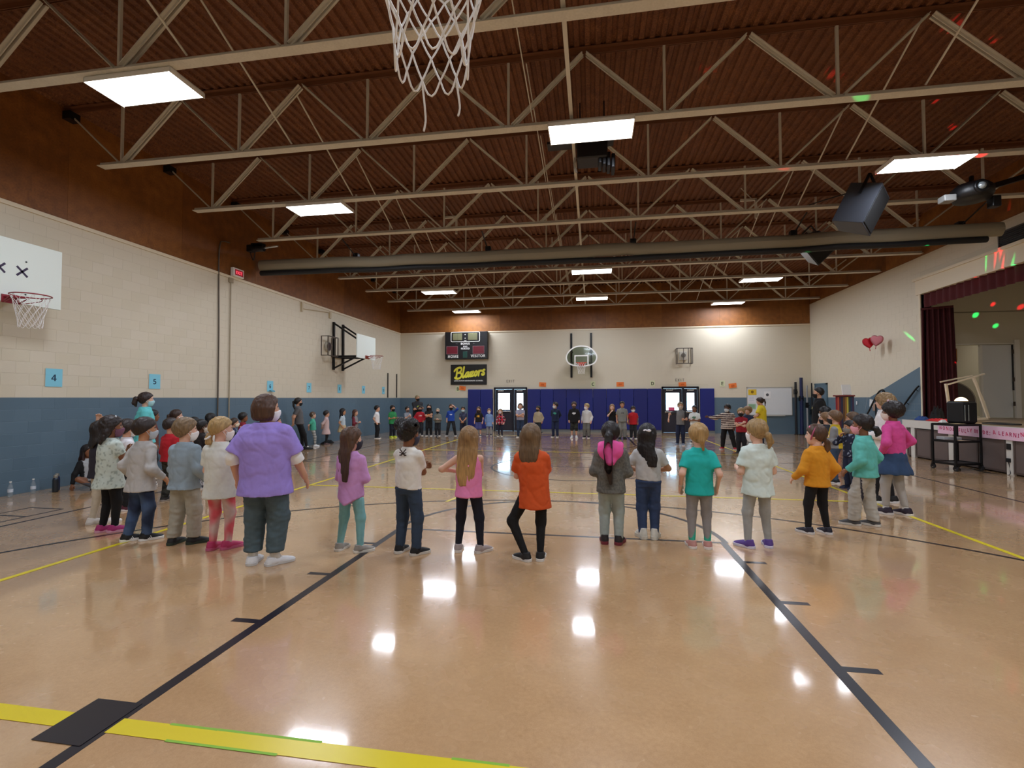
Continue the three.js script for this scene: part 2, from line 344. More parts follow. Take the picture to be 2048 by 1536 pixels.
// ================= FAR WALL FITTINGS =================
struct('ground_outside', box(-14, 14, -.2, -.02, DB + .25, DB + 30), std(0xb9b6ae, .9));
function makeDoor(x0, x1, n, right) {
  const t = struct('door_' + n, null, null, right ? 'dark double door with pink notice taped to its window' : 'dark double door with two bright windows beside the long pad row');
  const xm = x0 + (x1 - x0) * .58, y1 = DH;
  mesh('door_frame', [box(x0, x0 + .06, 0, y1, DB - .06, DB + .16), box(x1 - .06, x1, 0, y1, DB - .06, DB + .16), box(x0, x1, y1 - .07, y1 + .02, DB - .06, DB + .16), box(xm - .04, xm + .04, 0, y1 - .07, DB - .03, DB + .1), box(x0, x1, 0, .015, DB - .04, DB + .16)], M.frame, t);
  for (const [a, b] of [[x0 + .065, xm - .045], [xm + .045, x1 - .065]]) {
    const g = new THREE.Group(); g.name = 'door_leaf'; t.add(g);
    const wa = a + .1, wb2 = b - .1, w0 = .98, w1 = 1.78;
    mesh('leaf', [box(a, b, .02, w0, DB + .02, DB + .065), box(a, b, w1, y1 - .075, DB + .02, DB + .065), box(a, wa, w0, w1, DB + .02, DB + .065), box(wb2, b, w0, w1, DB + .02, DB + .065)], M.door, g);
    mesh('pane', box(wa, wb2, w0, w1, DB + .04, DB + .044), M.glass, g);
    mesh('window_bead', [box(wa, wb2, w0, w0 + .02, DB + .012, DB + .02), box(wa, wb2, w1 - .02, w1, DB + .012, DB + .02), box(wa, wa + .02, w0, w1, DB + .012, DB + .02), box(wb2 - .02, wb2, w0, w1, DB + .012, DB + .02)], M.frame, g);
    mesh('push_bar', [rbox(a + .06, b - .06, .9, .95, DB - .06, DB - .02, .012), box(a + .06, a + .11, .88, .97, DB - .03, DB + .02), box(b - .11, b - .06, .88, .97, DB - .03, DB + .02)], M.chrome, g);
    mesh('door_closer', [rbox(a + .12, a + .4, 1.85, 1.91, DB - .05, DB + .02, .01), bar(V(a + .38, 1.92, DB - .02), V(a + .55, 1.93, DB - .05), .02, .01)], M.chrome, g);
  }
  return t;
}
makeDoor(...DOORS[0], 1, false); makeDoor(...DOORS[1], 2, true);
solo('notice_paper', box(3.3, 3.56, .99, 1.14, DB - .012, DB - .009), std(0xe0587e, .7), 'pink notice taped to the window of the right hand door', 'paper');
// wall pads
{
  const pad = (a, b, k) => { const w = b - a; const o = solo('wall_pad', [rbox(-w / 2 + .004, w / 2 - .004, .12, 1.95, -.06, 0, .02, 3)], M.pad[k % 3], 'blue padded wall panel fixed side by side along the far wall', 'wall pad', 'blue wall pads', [(a + b) / 2, 0, DB - .012]); mesh('base_strip', box(-w / 2 + .01, w / 2 - .01, .06, .118, -.045, 0), std(0x6c6f70, .6), o); };
  const J = [-5.77, -5.17, -4.58]; for (let i = 0; i < 2; i++) pad(J[i], J[i + 1], i);
  const n = 10, s = (3.0 + 2.95) / n; for (let i = 0; i < n; i++) pad(-2.95 + i * s, -2.95 + (i + 1) * s, i);
  pad(4.62, 5.22, 1);
}
struct('baseboard_back', [box(-2.95, 3.0, 0, .06, DB - .07, DB - .005), box(-5.77, -4.55, 0, .06, DB - .07, DB - .005), box(4.62, 5.22, 0, .06, DB - .07, DB - .005)], std(0x777b78, .6), 'grey ledge below the blue pads');
// scoreboard
{
  const cx = -5.81, cy = 4.005, W = 2.04, H = 1.29;
  const t = thing('scoreboard', 'black scoreboard with home and visitor panels high on the far wall', 'scoreboard', [cx, cy, DB - .13]);
  const tx = canvasTex(1024, 648, (c, w, h) => {
    c.fillStyle = '#0e0d10'; c.fillRect(0, 0, w, h);
    c.fillStyle = '#f2f2ee'; c.textAlign = 'center'; c.textBaseline = 'middle';
    c.font = 'bold 66px sans-serif'; c.fillText('BONUS', w * .48, 282); c.font = 'bold 44px sans-serif'; c.fillText('POSS', w * .48, 352); c.font = 'bold 60px sans-serif'; c.fillText('PERIOD', w * .48, 404);
    c.font = 'bold 92px sans-serif'; c.fillText('HOME', w * .19, 588); c.fillText('VISITOR', w * .785, 580, 370);
    c.font = 'bold 26px sans-serif'; c.fillText('TIME', w * .48, 214);
    c.fillStyle = '#4a4a4a'; for (const s of [-1, 1]) { c.beginPath(); c.moveTo(w * .48 + s * 250, 280); c.lineTo(w * .48 + s * 190, 262); c.lineTo(w * .48 + s * 190, 298); c.fill(); }
  });
  mesh('cabinet', rbox(-W / 2, W / 2, -H / 2, H / 2, -.12, .12, .015), M.black, t);
  const f = new THREE.PlaneGeometry(W - .03, H - .03); f.translate(0, 0, .1225); mesh('face_print', f, new THREE.MeshStandardMaterial({ map: tx, roughness: .4 }), t);
  const rr = (w, h, r) => { const p = []; for (const [sx, sy, a0] of [[1, 1, 0], [-1, 1, 90], [-1, -1, 180], [1, -1, 270]]) for (let k = 0; k <= 4; k++) { const a = (a0 + k * 22.5) * Math.PI / 180; p.push([sx * (w / 2 - r) + Math.cos(a) * r, sy * (h / 2 - r) + Math.sin(a) * r]); } return p; };
  mesh('clock_border', extrude(rr(1.4, .47, .07), .012, 0, [rr(1.35, .42, .05)]).translate(-.035, .4, .123), M.white, t);
  const dig = std(0x6b6a4e, .3), redm = std(0x6d1f2c, .3), gr = std(0x24473f, .3);
  for (const x of [-.53, -.3, .21, .43]) mesh('clock_digit', rbox(x - .11 , x + .11, .24, .57, -.135, -.12, .006), dig, t);
  for (const y of [.33, .5]) mesh('clock_colon', new THREE.SphereGeometry(.022, 10, 8).translate(-.045, y, .128), M.white, t);
  for (const x of [-.67, .6]) { const p = mesh('score_window', rbox(x - .26, x + .26, -.4, -.04, -.135, -.12, .006), redm, t); mesh('window_rim', [box(x - .275, x + .275, -.05, -.035, -.14, -.12), box(x - .275, x + .275, -.405, -.39, -.14, -.12), box(x - .275, x - .26, -.4, -.04, -.14, -.12), box(x + .26, x + .275, -.4, -.04, -.14, -.12)], std(0x8a6a70, .5), p); }
  mesh('period_window', rbox(-.15, .06, -.58, -.29, -.135, -.12, .006), gr, t);
}
// team sign
{
  const W = 1.74, H = .95;
  const tx = canvasTex(1024, 560, (c, w, h) => {
    c.fillStyle = '#15130f'; c.fillRect(0, 0, w, h);
    c.save(); c.translate(70, 395); c.rotate(-.115); c.scale(1.02, 1.22); c.transform(1, 0, -.18, 1, 0, 0);
    const S = (pts, wd) => { c.lineWidth = wd; c.lineCap = c.lineJoin = 'round'; for (const s of pts) { c.beginPath(); c.moveTo(s[0], s[1]); for (let i = 2; i < s.length; i += 6) c.bezierCurveTo(s[i], s[i + 1], s[i + 2], s[i + 3], s[i + 4], s[i + 5]); c.stroke(); } };
    const strokes = [
      [110, -215, 100, -140, 96, -70, 84, 0], [30, -170, 60, -240, 250, -270, 230, -185, 220, -140, 160, -120, 130, -118], [130, -118, 230, -130, 260, -70, 220, -20, 180, 20, 90, 20, 50, -20],
      [300, -235, 290, -140, 262, -60, 270, -20, 276, 10, 310, 0, 330, -40],
      [430, -100, 380, -130, 340, -60, 350, -20, 362, 20, 410, -20, 432, -100], [434, -105, 424, -60, 418, -10, 436, -8, 450, -6, 470, -40, 480, -60],
      [486, -92, 500, -112, 540, -100, 572, -106], [572, -106, 545, -70, 510, -40, 492, -8], [492, -8, 520, -22, 550, 2, 590, -30],
      [650, -108, 600, -100, 590, -10, 630, -8, 680, -10, 690, -100, 650, -108, 660, -80, 700, -80, 720, -100],
      [730, -110, 728, -70, 720, -30, 716, -4], [724, -70, 740, -100, 770, -120, 796, -104],
      [880, -116, 840, -130, 820, -90, 850, -70, 890, -46, 880, -10, 840, -6, 820, -6, 810, -20, 812, -30],
    ];
    c.strokeStyle = '#2d2600'; S(strokes, 66); c.strokeStyle = '#f4ee4a'; S(strokes, 48); c.restore();
    c.fillStyle = '#f4f4f0'; c.font = 'bold 52px sans-serif'; c.textAlign = 'center'; c.fillText('LANCASTER MENNONITE SCHOOL', w / 2, 470, w - 60);
  });
  const t = thing('team_sign', 'black sign with yellow script lettering under the scoreboard', 'sign', [-5.74, 2.645, DB - .03]);
  mesh('sign_board', rbox(-W / 2, W / 2, -H / 2, H / 2, -.02, .02, .004), M.black, t);
  mesh('sign_print', new THREE.PlaneGeometry(W - .01, H - .01).translate(0, 0, .0208), new THREE.MeshStandardMaterial({ map: tx, roughness: .45 }), t);
}
// hoops -----------------------------------------------------------
function netGeo(R, len, r, rows = 5, n = 12, taper = .58, ends = 0) {
  const gs = [], rad = (k) => R * (1 - (1 - taper) * Math.min(1, Math.pow(k / rows, .75) * 1.05)) * (k >= rows ? 1.06 : 1), node = (k, i) => { const a = (i + (k % 2) * .5) * 2 * Math.PI / n, q = rad(k) * (1 + .05 * N3(i * 1.7, k * 2.3, R * 9)); return new THREE.Vector3(Math.cos(a) * q, -len * Math.pow(k / rows, .95) + .012 * N3(i * 2.1, k * 1.3, 4), Math.sin(a) * q); };
  for (let k = 0; k < rows; k++) for (let i = 0; i < n; i++) {
    const a = node(k, i);
    for (const j of [k % 2 ? i + 1 : i, k % 2 ? i : i - 1]) { const b = node(k + 1, j); const m = a.clone().lerp(b, .5); m.y -= len / rows * .06; gs.push(tube([a, m, b], r, 5, 5)); }
  }
  for (let i = 0; i < n; i++) { const a = node(rows, i), b = node(rows, i + 1), m = a.clone().lerp(b, .5); m.y -= len * .13; const q1 = a.clone().lerp(m, .6), q2 = b.clone().lerp(m, .6); q1.y -= len * .03; q2.y -= len * .03; gs.push(tube([a, q1, m, q2, b], r, 8, 5)); }
  for (let e = 0; e < ends; e++) { const a = node(rows, e ? 8 : 10), s = a.clone(); gs.push(tube([a, s.clone().add(new THREE.Vector3(.004, -.04, 0)), s.clone().add(new THREE.Vector3(.012, -.11 - .03 * e, 0)), s.clone().add(new THREE.Vector3(.006, -.135 - .04 * e, 0))], r * 1.05, 10, 6)); }
  return merge(gs);
}
const RIM = .229;
// rim unit: ring centred on the origin, board lies towards -z at distance .38
function rimParts(t, mat, c, turn, r = .009, netR = .0032) {
  const g = new THREE.Group(); g.name = 'rim_unit'; t.add(g); g.position.copy(c); g.rotation.y = turn;
  mesh('ring', new THREE.TorusGeometry(RIM, r, 8, 40).rotateX(Math.PI / 2), mat, g);
  mesh('bracket', [box(-.11, .11, -.1, .02, .36, .375), box(-.09, .09, -.02, -.005, .2, .37), bar(V(-.1, -.09, .365), V(-.12, -.01, .19), .012), bar(V(.1, -.09, .365), V(.12, -.01, .19), .012), tube([V(-.09, -.1, .36), V(-.16, -.06, .05), V(0, -.05, -.15), V(.16, -.06, .05), V(.09, -.1, .36)], .006, 20, 6)], mat, g);
  mesh('net', netGeo(RIM - .004, .42, netR), M.net, g);
  return g;
}
const dXplus = Math.PI / 2;                                         // board at -x side of the ring
{ // white board on the left wall
  const t = thing('basketball_hoop', 'flat white backboard with two taped crosses and a red rim', 'hoop', [-8.54, 0, 5.9]);
  mesh('backboard', rbox(-.02, .02, 2.97, 3.92, -.71, .71, .006), M.board, t);
  const X = (d, y, s) => [bar(V(.0215, y - s, d - s), V(.0215, y + s, d + s), .003, .03), bar(V(.0215, y - s, d + s), V(.0215, y + s, d - s), .003, .03)];
  const xm = (d, y) => { const s = .07; const a = new THREE.BoxGeometry(.002, .2, .03), b = a.clone(); a.rotateX(.8); b.rotateX(-.8); return [a.translate(.0212, y, -d), b.translate(.0212, y, -d)]; };
  mesh('tape_cross', xm(.15, 3.46), std(0x3a2f4a, .6), t); mesh('tape_cross', xm(-.14, 3.46), std(0x3a2f4a, .6), t);
  for (const y of [3.62, 3.12]) mesh('bolt', new THREE.CylinderGeometry(.012, .012, .01, 10).rotateZ(Math.PI / 2).translate(.022, y, -.2), M.black, t);
  mesh('mount_arm', [box(-.6, -.02, 3.1, 3.16, -.5, -.44), box(-.6, -.02, 3.1, 3.16, .44, .5), box(-.6, -.02, 3.7, 3.76, -.5, -.44), box(-.6, -.02, 3.7, 3.76, .44, .5)], M.black_metal, t);
  rimParts(t, std(0x8e2030, .45), new THREE.Vector3(.4, 3.05, 0), Math.PI / 2);
}
{ // side hoop on black frame
  const t = thing('basketball_hoop', 'small white backboard on a black triangular wall frame', 'hoop', [XL, 0, 16.45]);
  mesh('backboard', rbox(1.1, 1.14, 2.95, 3.78, -.72, .72, .006), M.board, t);
  for (const d of [-.33, .33]) mesh('frame_side', [bar(V(.05, 2.55, d), V(.05, 4.26, d), .07), bar(V(.05, 4.22, d), V(1.08, 3.55, d), .055), bar(V(.05, 3.02, d), V(1.08, 3.02, d), .075), bar(V(.05, 2.6, d), V(.9, 3.0, d), .05)], M.black_metal, t);
  mesh('cross_bar', [bar(V(.05, 3.02, -.33), V(.05, 3.02, .33), .05), bar(V(1.06, 3.02, -.33), V(1.06, 3.02, .33), .05), bar(V(1.06, 3.55, -.33), V(1.06, 3.55, .33), .05)], M.black_metal, t);
  rimParts(t, std(0x9a3a2c, .45), new THREE.Vector3(1.52, 3.05, 0), Math.PI / 2);
}
{ // fan shaped glass board on the far wall
  const t = thing('basketball_hoop', 'fan shaped clear backboard with white border on the far wall', 'hoop', [-.46, 0, DB]);
  const outer = [[-.68, 3.28], [-.66, 3.42], [-.55, 3.6], [-.36, 3.75], [-.15, 3.82], [.15, 3.82], [.36, 3.75], [.55, 3.6], [.66, 3.42], [.68, 3.28], [.62, 3.1], [.5, 3.0], [.2, 2.92], [-.2, 2.92], [-.5, 3.0], [-.62, 3.1]];
  const cv = new THREE.CatmullRomCurve3(outer.map(([x, y]) => new THREE.Vector3(x, y, 0)), true).getPoints(64).map((p) => [p.x, p.y]);
  const inner = cv.map(([x, y]) => [x * .925, 3.37 + (y - 3.37) * .9]);
  mesh('glass_board', extrude(inner, .012).translate(0, 0, .87), M.smoked, t);
  mesh('board_border', extrude(cv, .03, .003, [inner.slice().reverse()]).translate(0, 0, .862), M.white, t);
  mesh('target_square', [box(-.305, .305, 3.36, 3.41, -.892, -.884), box(-.305, -.255, 2.99, 3.36, -.892, -.884), box(.255, .305, 2.99, 3.36, -.892, -.884)], M.white, t);
  for (const x of [-.47, .42]) mesh('wall_rail', rbox(x - .045, x + .045, 2.47, 4.48, -.09, 0, .008), M.black_metal, t);
  mesh('support_arm', [-.47, .42].flatMap((x) => [bar(V(x, 3.6, -.05), V(x * .8, 3.55, -.86), .04), bar(V(x, 3.1, -.05), V(x * .8, 3.1, -.86), .04)]), M.black_metal, t);
  rimParts(t, M.orange_rim, new THREE.Vector3(0, 3.05, 1.27), 0, .01);
}
{ // hoop above the camera: only its worn net hangs into view
  const t = thing('basketball_hoop', 'overhead hoop whose worn white net hangs with two loose strands', 'hoop', [-.5, 0, 1.47]);
  mesh('backboard', rbox(-.9, .9, 2.95, 4.0, -.4, -.37, .006), M.board, t);
  mesh('support_arm', [bar(V(-.4, 3.3, -.4), V(-.4, 3.3, DN - 1.46), .08), bar(V(.4, 3.3, -.4), V(.4, 3.3, DN - 1.46), .08), bar(V(0, 3.8, -.4), V(0, 3.8, DN - 1.46), .08)], M.black_metal, t);
  mesh('ring', new THREE.TorusGeometry(RIM, .009, 8, 40).rotateX(Math.PI / 2).translate(0, 3.05, 0), M.orange_rim, t);
  mesh('bracket', [box(-.11, .11, 2.95, 3.07, -.37, -.355), box(-.09, .09, 3.03, 3.045, -.36, -.2)], M.orange_rim, t);
  mesh('net', netGeo(RIM - .006, .42, .0036, 5, 12, .5, 2).translate(0, 3.045, 0), M.net, t).rotation.y = .35;
}
// cages
function cage(name, label, pos, turn, W, H, D, inner) {
  const t = thing(name, label, 'wall cage', pos, turn);
  const w = W / 2, h = H / 2, b = [], wire = std(0x5a5048, .4, { metalness: .4 });
  for (const y of [-h, h]) { b.push(bar(V(-w, y, -D), V(w, y, -D), .03), bar(V(-w, y, -D), V(-w, y, 0), .025), bar(V(w, y, -D), V(w, y, 0), .025)); }
  for (const x of [-w, -w * .18, w * .45, w]) b.push(bar(V(x, -h, -D), V(x, h, -D), .028));
  b.push(bar(V(-w, -h, -.01), V(-w, h, -.01), .02), bar(V(w, -h, -.01), V(w, h, -.01), .02));
  mesh('cage_frame', b, wire, t);
  inner(t);
  return t;
}
cage('horn_cage', 'brown wire cage round a grey speaker on the far wall', [3.965, 3.365, DB - .01], 0, .64, .66, .3, (t) => { mesh('speaker_box', rbox(-.2, .12, -.18, .2, -.14, 0, .03), std(0xcfcbbd, .5), t); mesh('speaker_cone', new THREE.CylinderGeometry(.1, .06, .06, 16).rotateX(Math.PI / 2).translate(-.04, .03, .15), std(0x77746a, .5), t); });
cage('clock_cage', 'wire cage round a dark clock on the left wall beside the black hoop frame', [XL + .01, 3.34, 15.7], Math.PI / 2, .66, .66, .25, (t) => { mesh('clock_case', new THREE.CylinderGeometry(.17, .17, .08, 24).rotateX(Math.PI / 2).translate(.02, 0, .05), std(0xb9b3a4, .4), t); mesh('clock_face', new THREE.CylinderGeometry(.14, .14, .01, 24).rotateX(Math.PI / 2).translate(.02, 0, .095), std(0x4a3a3c, .4), t); });
// painted EXIT letters, cards, papers
function print(name, w, h, pos, turn, draw, label, category, group, W = 128) {
  const tx = canvasTex(W, Math.round(W * h / w), draw);
  const o = thing(name, label, category, pos, turn, group);
  mesh('card', box(-w / 2, w / 2, -h / 2, h / 2, -.002, .001), std(0xffffff, .7, { color: 0xf0efe8 }), o);
  mesh('card_print', new THREE.PlaneGeometry(w, h).translate(0, 0, .0026), new THREE.MeshStandardMaterial({ map: tx, roughness: .7 }), o);
  return o;
}
function textFill(bg, fg, s, font, rot = 0) { return (c, w, h) => { c.fillStyle = bg; c.fillRect(0, 0, w, h); c.fillStyle = fg; c.textAlign = 'center'; c.textBaseline = 'middle'; c.translate(w / 2, h / 2); c.rotate(rot); c.font = `bold ${Math.round(h * font)}px sans-serif`; c.fillText(s, 0, 0, w * .95); }; }
for (const [x, s] of [[-3.75, 'above the left double door'], [3.79, 'above the right double door']]) {
  const t = thing('exit_lettering', 'small separate dark letters spelling exit on cream wall ' + s, 'lettering', [x, 2.325, DB - .012]);
  const st = std(0x3a3430, .6), L = { E: [box(-.03, -.018, -.06, .06, -.003, 0), box(-.018, .03, .048, .06, -.003, 0), box(-.018, .02, -.006, .006, -.003, 0), box(-.018, .03, -.06, -.048, -.003, 0)], I: [box(-.006, .006, -.06, .06, -.003, 0)], T: [box(-.006, .006, -.06, .048, -.003, 0), box(-.035, .035, .048, .06, -.003, 0)], X: [bar(V(-.03, -.06, -.0015), V(.03, .06, -.0015), .012, .003), bar(V(-.03, .06, -.0015), V(.03, -.06, -.0015), .012, .003)] };
  [...'EXIT'].forEach((ch, i) => { const m = mesh('letter', L[ch].map((g) => g.clone()), st, t); m.position.x = -.15 + i * .1; });
}
const orangeWord = ['under the team sign', 'right of the left door', 'right of the fan backboard', 'over the right door', 'left of the whiteboard'];
[[-6.04, 2.01], [-2.25, 2.16], [1.23, 2.15], [3.9, 2.13], [5.98, 2.07]].forEach(([x, y], i) => {
  const o = solo('orange_paper', (() => { const g = new THREE.PlaneGeometry(.32, .2, 8, 4), p = g.attributes.position; for (let k = 0; k < p.count; k++) p.setZ(k, .012 + .01 * N3(p.getX(k) * 9 + i * 3, p.getY(k) * 9, i)); g.computeVertexNormals(); return g; })(), std(0xf0803c, .8, { side: THREE.DoubleSide }), 'crinkled orange paper taped to the cream wall ' + orangeWord[i], 'paper', undefined, [x, y, DB - .008]);
  mesh('paper_print', box(-.07, .07, -.035, .03, -.025, -.0245), std(0xd8652a, .8), o); o.rotation.z = (i - 2) * .06;
});
[['B', -6.27, 1.97, 'beside the orange paper under the team sign'], ['C', .03, 2.16, 'below the fan backboard'], ['D', 2.63, 2.18, 'between two orange papers'], ['E', 5.56, 2.16, 'left of the whiteboard']].forEach(([s, x, y, w]) => print('letter_card', .2, .26, [x, y, DB - .012], 0, textFill('#dce0b8', '#2c3418', s, .8), `pale card with letter ${s} ${w}`, 'card'));
['4', '5', '6', '7', '8', '9', '10'].forEach((s, i) => { const d = [7.0, 8.96, 12.71, 14.66, 16.61, 18.51, 20.42][i]; const o = print('number_card', .27, .31, [XL + .012, i < 2 ? 1.895 : 1.885, d], Math.PI / 2, textFill('#86cfe4', '#16324e', s, .5), ['light blue number card next to the white taped backboard', 'light blue number card above the aqua shirt woman', 'light blue number card with curled corner beyond the wall conduits', 'light blue number card above the mint shirt headband girl', 'light blue number card under the caged clock', 'light blue number card above the white shirt boy', 'light blue number card beside the dark wall poles'][i], 'card'); if (i === 2) { const c = mesh('curled_corner', new THREE.CylinderGeometry(.05, .05, .16, 10, 1, true, 0, 2.2).rotateZ(Math.PI / 2).translate(.03, -.16, .035), std(0x5f9fb4, .8, { side: THREE.DoubleSide }), o); } });
// exit sign, conduits, poles on the left wall
{
  const t = thing('exit_sign', 'small white box exit sign glowing red on the plywood band', 'exit sign', [XL + .012, 4.79, 11.28], Math.PI / 2);
  mesh('sign_case', rbox(-.19, .19, -.11, .11, -.09, 0, .01), M.white, t);
  const tx = canvasTex(256, 128, textFill('#5a0812', '#ff4a5c', 'EXIT', .72));
  mesh('lit_face', new THREE.PlaneGeometry(.3, .15).translate(.01, 0, .0915), new THREE.MeshStandardMaterial({ color: 0x330000, emissive: 0xffffff, emissiveMap: tx, emissiveIntensity: 1.1, roughness: .5 }), t);
}
solo('wall_conduit', [tube([V(XL + .03, 0.02, 10.71), V(XL + .03, 3, 10.71), V(XL + .03, 5.3, 10.69), V(XL + .03, 5.46, 10.74), V(XL + .05, 5.5, 11.0)], .017, 40, 6)], std(0x5a5044, .5), 'dark electrical conduit running floor to plywood band beside the exit sign', 'conduit');
solo('wall_conduit', [rod(V(XL + .03, .02, 11.09), V(XL + .03, 4.58, 11.09), .014), box(XL + .006, XL + .05, 4.5, 4.62, 11.02, 11.16)], std(0xa89a80, .5), 'pale conduit with a small top box running below the exit sign', 'conduit');
solo('wall_conduit', [rod(V(XL + .04, 4.4, 14.2), V(XL + .04, 4.56, 15.9), .012), box(XL + .004, XL + .06, 4.3, 4.6, 14.15, 14.22), box(XL + .004, XL + .06, 4.36, 4.58, 15.84, 15.94)], std(0xcbbb9c, .55), 'short pale pipe on brackets just under the plywood band', 'conduit');
for (const [d, w] of [[20.86, 'left'], [21.87, 'right']]) solo('wall_pole', rbox(XL + .01, XL + .05, 1.57, 2.68, d - .022, d + .022, .006), std(0x2c2a2a, .5), w === 'left' ? 'slim dark upright pole fixed on the left wall next to the last number card' : 'slim dark upright pole on the left wall nearest the far corner', 'pole');
// rolled divider curtain
{
  const t = thing('divider_curtain', 'rolled up tan divider curtain hung across the gym under the trusses', 'curtain', [0, 0, 12.1]);
  const n = 90, k = 18, pos = [], idx = [], uv = [];
  for (let i = 0; i <= n; i++) { const u = i / n, x = -9.02 + u * 17.8, sag = .06 * Math.sin(u * Math.PI) * -1 + .035 * N3(x * .8, 0, 3) + (Math.abs(u - .53) < .03 ? .03 : 0);
    for (let j = 0; j <= k; j++) { const a = j / k * 2 * Math.PI, f = 1 + .12 * N3(x * .35, Math.cos(a) * 2, Math.sin(a) * 2) + .05 * N3(x * 3, a * 2, 1); pos.push(x, 5.2 + sag + Math.sin(a) * .155 * f, Math.cos(a) * .13 * f); uv.push(x, j / k); } }
  for (let i = 0; i < n; i++) for (let j = 0; j < k; j++) { const a = i * (k + 1) + j; idx.push(a, a + 1, a + k + 1, a + 1, a + k + 2, a + k + 1); }
  const g = new THREE.BufferGeometry(); g.setAttribute('position', new THREE.Float32BufferAttribute(pos, 3)); g.setAttribute('uv', new THREE.Float32BufferAttribute(uv, 2)); g.setIndex(idx); g.computeVertexNormals();
  mesh('rolled_fabric', g, std(0x928a76, .7, { side: THREE.DoubleSide }), t);
  const dp = []; for (let i = 0; i <= 24; i++) { const x = -9.0 + i / 24 * 17.5; dp.push(V(x, 4.985 + .035 * N3(x * .8, 0, 3) - .06 * Math.sin(i / 24 * Math.PI), -.02 + .02 * N3(x, 5, 5))); }
  mesh('bottom_hem', tube(dp, .068, 70, 10), M.vinyl_dark, t);
  for (const x of [-6.2, -2.6, 1.0, 4.6, 8.0]) mesh('hanger', [bar(V(x, 5.3, 0), V(x, 5.55, -.75), .03, .012), bar(V(x, 5.3, 0), V(x, 5.55, .95), .03, .012), rbox(x - .07, x + .07, 5.28, 5.4, -.07, .07, .01)], M.black_metal, t);
}
{ // motor of the curtain at the wall
  const t = thing('curtain_motor', 'dark winch motor at the left end of the fourth roof truss', 'motor', [-8.5, 5.42, 11.3]);
  mesh('motor_body', [rod(V(-.15, .0, 0), V(.15, .0, 0), .09, .09, 16), rbox(-.3, -.13, -.09, .09, -.08, .08, .02)], M.black_metal, t);
  mesh('drive_shaft', rod(V(.15, 0, 0), V(.55, .03, 0), .025), M.chrome, t);
  mesh('mount_plate', box(-.15, .15, .08, .11, -.1, .1), M.black_metal, t);
  mesh('loose_cord', tube([V(-.25, -.05, 0), V(-.22, -.2, .03), V(-.16, -.3, .02), V(-.12, -.22, 0), V(-.1, -.06, 0)], .012, 16, 6), M.black, t);
}
// hanging loudspeakers, projector
function speaker(label, pos, rot, s = 1, rodTo) {
  const t = thing('hanging_speaker', label, 'loudspeaker', pos, 0); t.rotation.set(...rot);
  const w = .27 * s, h = .34 * s, d = .24 * s;
  const g = extrude([[-w, -d], [w, -d], [w * .78, d], [-w * .78, d]], 2 * h, .012).rotateX(-Math.PI / 2).translate(0, -h, 0);
  mesh('cabinet', g, std(0x3c3f46, .4), t);
  mesh('grille', rbox(-w * .93, w * .93, -h * .94, h * .94, -d - .026, -d - .012, .01), std(0x0b0b0c, .7), t);
  mesh('yoke', [bar(V(-w - .03, h * .4, 0), V(-w - .03, h + .16, 0), .02, .05), bar(V(w + .03, h * .4, 0), V(w + .03, h + .16, 0), .02, .05), bar(V(-w - .03, h + .16, 0), V(w + .03, h + .16, 0), .02, .05)], M.black_metal, t);
  return t;
}
speaker('big black loudspeaker tilted down from the trusses in front of the rolled curtain', [5.1, 5.17, 10.25], [.55, .75, -.6], 1.1);
speaker('black loudspeaker hung diamond-wise behind the rolled curtain', [5.52, 5.32, 13.3], [.35, .2, .78], .95);
solo('support_cable', tube([V(4.3, 5.62, 11.4), V(4.9, 5.66, 10.9), V(5.6, 5.75, 10.6)], .012, 12, 6), M.black, 'black cable slung between the truss and the front loudspeaker', 'cable');
{
  const t = thing('ceiling_projector', 'black round projector unit on an arm near the stage side roof', 'projector', [6.85, 5.28, 10.05]);
  mesh('drum', [lathe([[.001, -.16], [.26, -.15], [.31, -.06], [.31, .05], [.24, .13], [.001, .14]], 24)], M.black, t);
  mesh('lens_ring', new THREE.TorusGeometry(.09, .03, 10, 24).translate(-.05, 0, .3), M.black_metal, t);
  mesh('lens', new THREE.SphereGeometry(.07, 16, 12).translate(-.05, 0, .3), std(0xb9c4c8, .1, { metalness: .6 }), t);
  mesh('side_plate', rbox(-.5, -.3, -.16, -.04, -.1, .1, .02), std(0x8d8d8a, .5), t);
  mesh('support_arm', bar(V(.2, .05, 0), V(1.3, .42, .35), .09, .09), M.black_metal, t);
  mesh('hanging_bracket', [bar(V(0, .12, 0), V(0, .3, 0), .05, .05)], M.black_metal, t);
  mesh('side_bracket', rbox(.28, .42, -.3, -.1, -.08, .08, .02), M.black_metal, t);
}
{
  const t = thing('roof_heater', 'black box fixture with a drooping grey hose behind the middle front lamp', 'fixture', [0.02, 5.62, 8.2]);
  mesh('body', rbox(-.25, .25, -.14, .14, -.2, .2, .03), M.black, t);
  mesh('ribbed_case', [0, 1, 2, 3].map((i) => rbox(.1 + i * .07, .16 + i * .07, -.22 - i * .03, .02 - i * .03, -.16, .16, .02)), M.black_metal, t);
  mesh('top_plate', box(-.75, .35, .18, .22, -.12, .12), M.black, t);
  mesh('hose', tube([V(-.28, 0, .05), V(-.3, -.1, .1), V(-.27, -.2, .15), V(-.28, -.08, .3)], .02, 16, 6), std(0x9a958c, .6), t);
  mesh('hanger', [bar(V(-.2, .2, 0), V(-.2, .9, 0), .02), bar(V(.2, .2, 0), V(.2, .9, 0), .02)], M.black_metal, t);
}
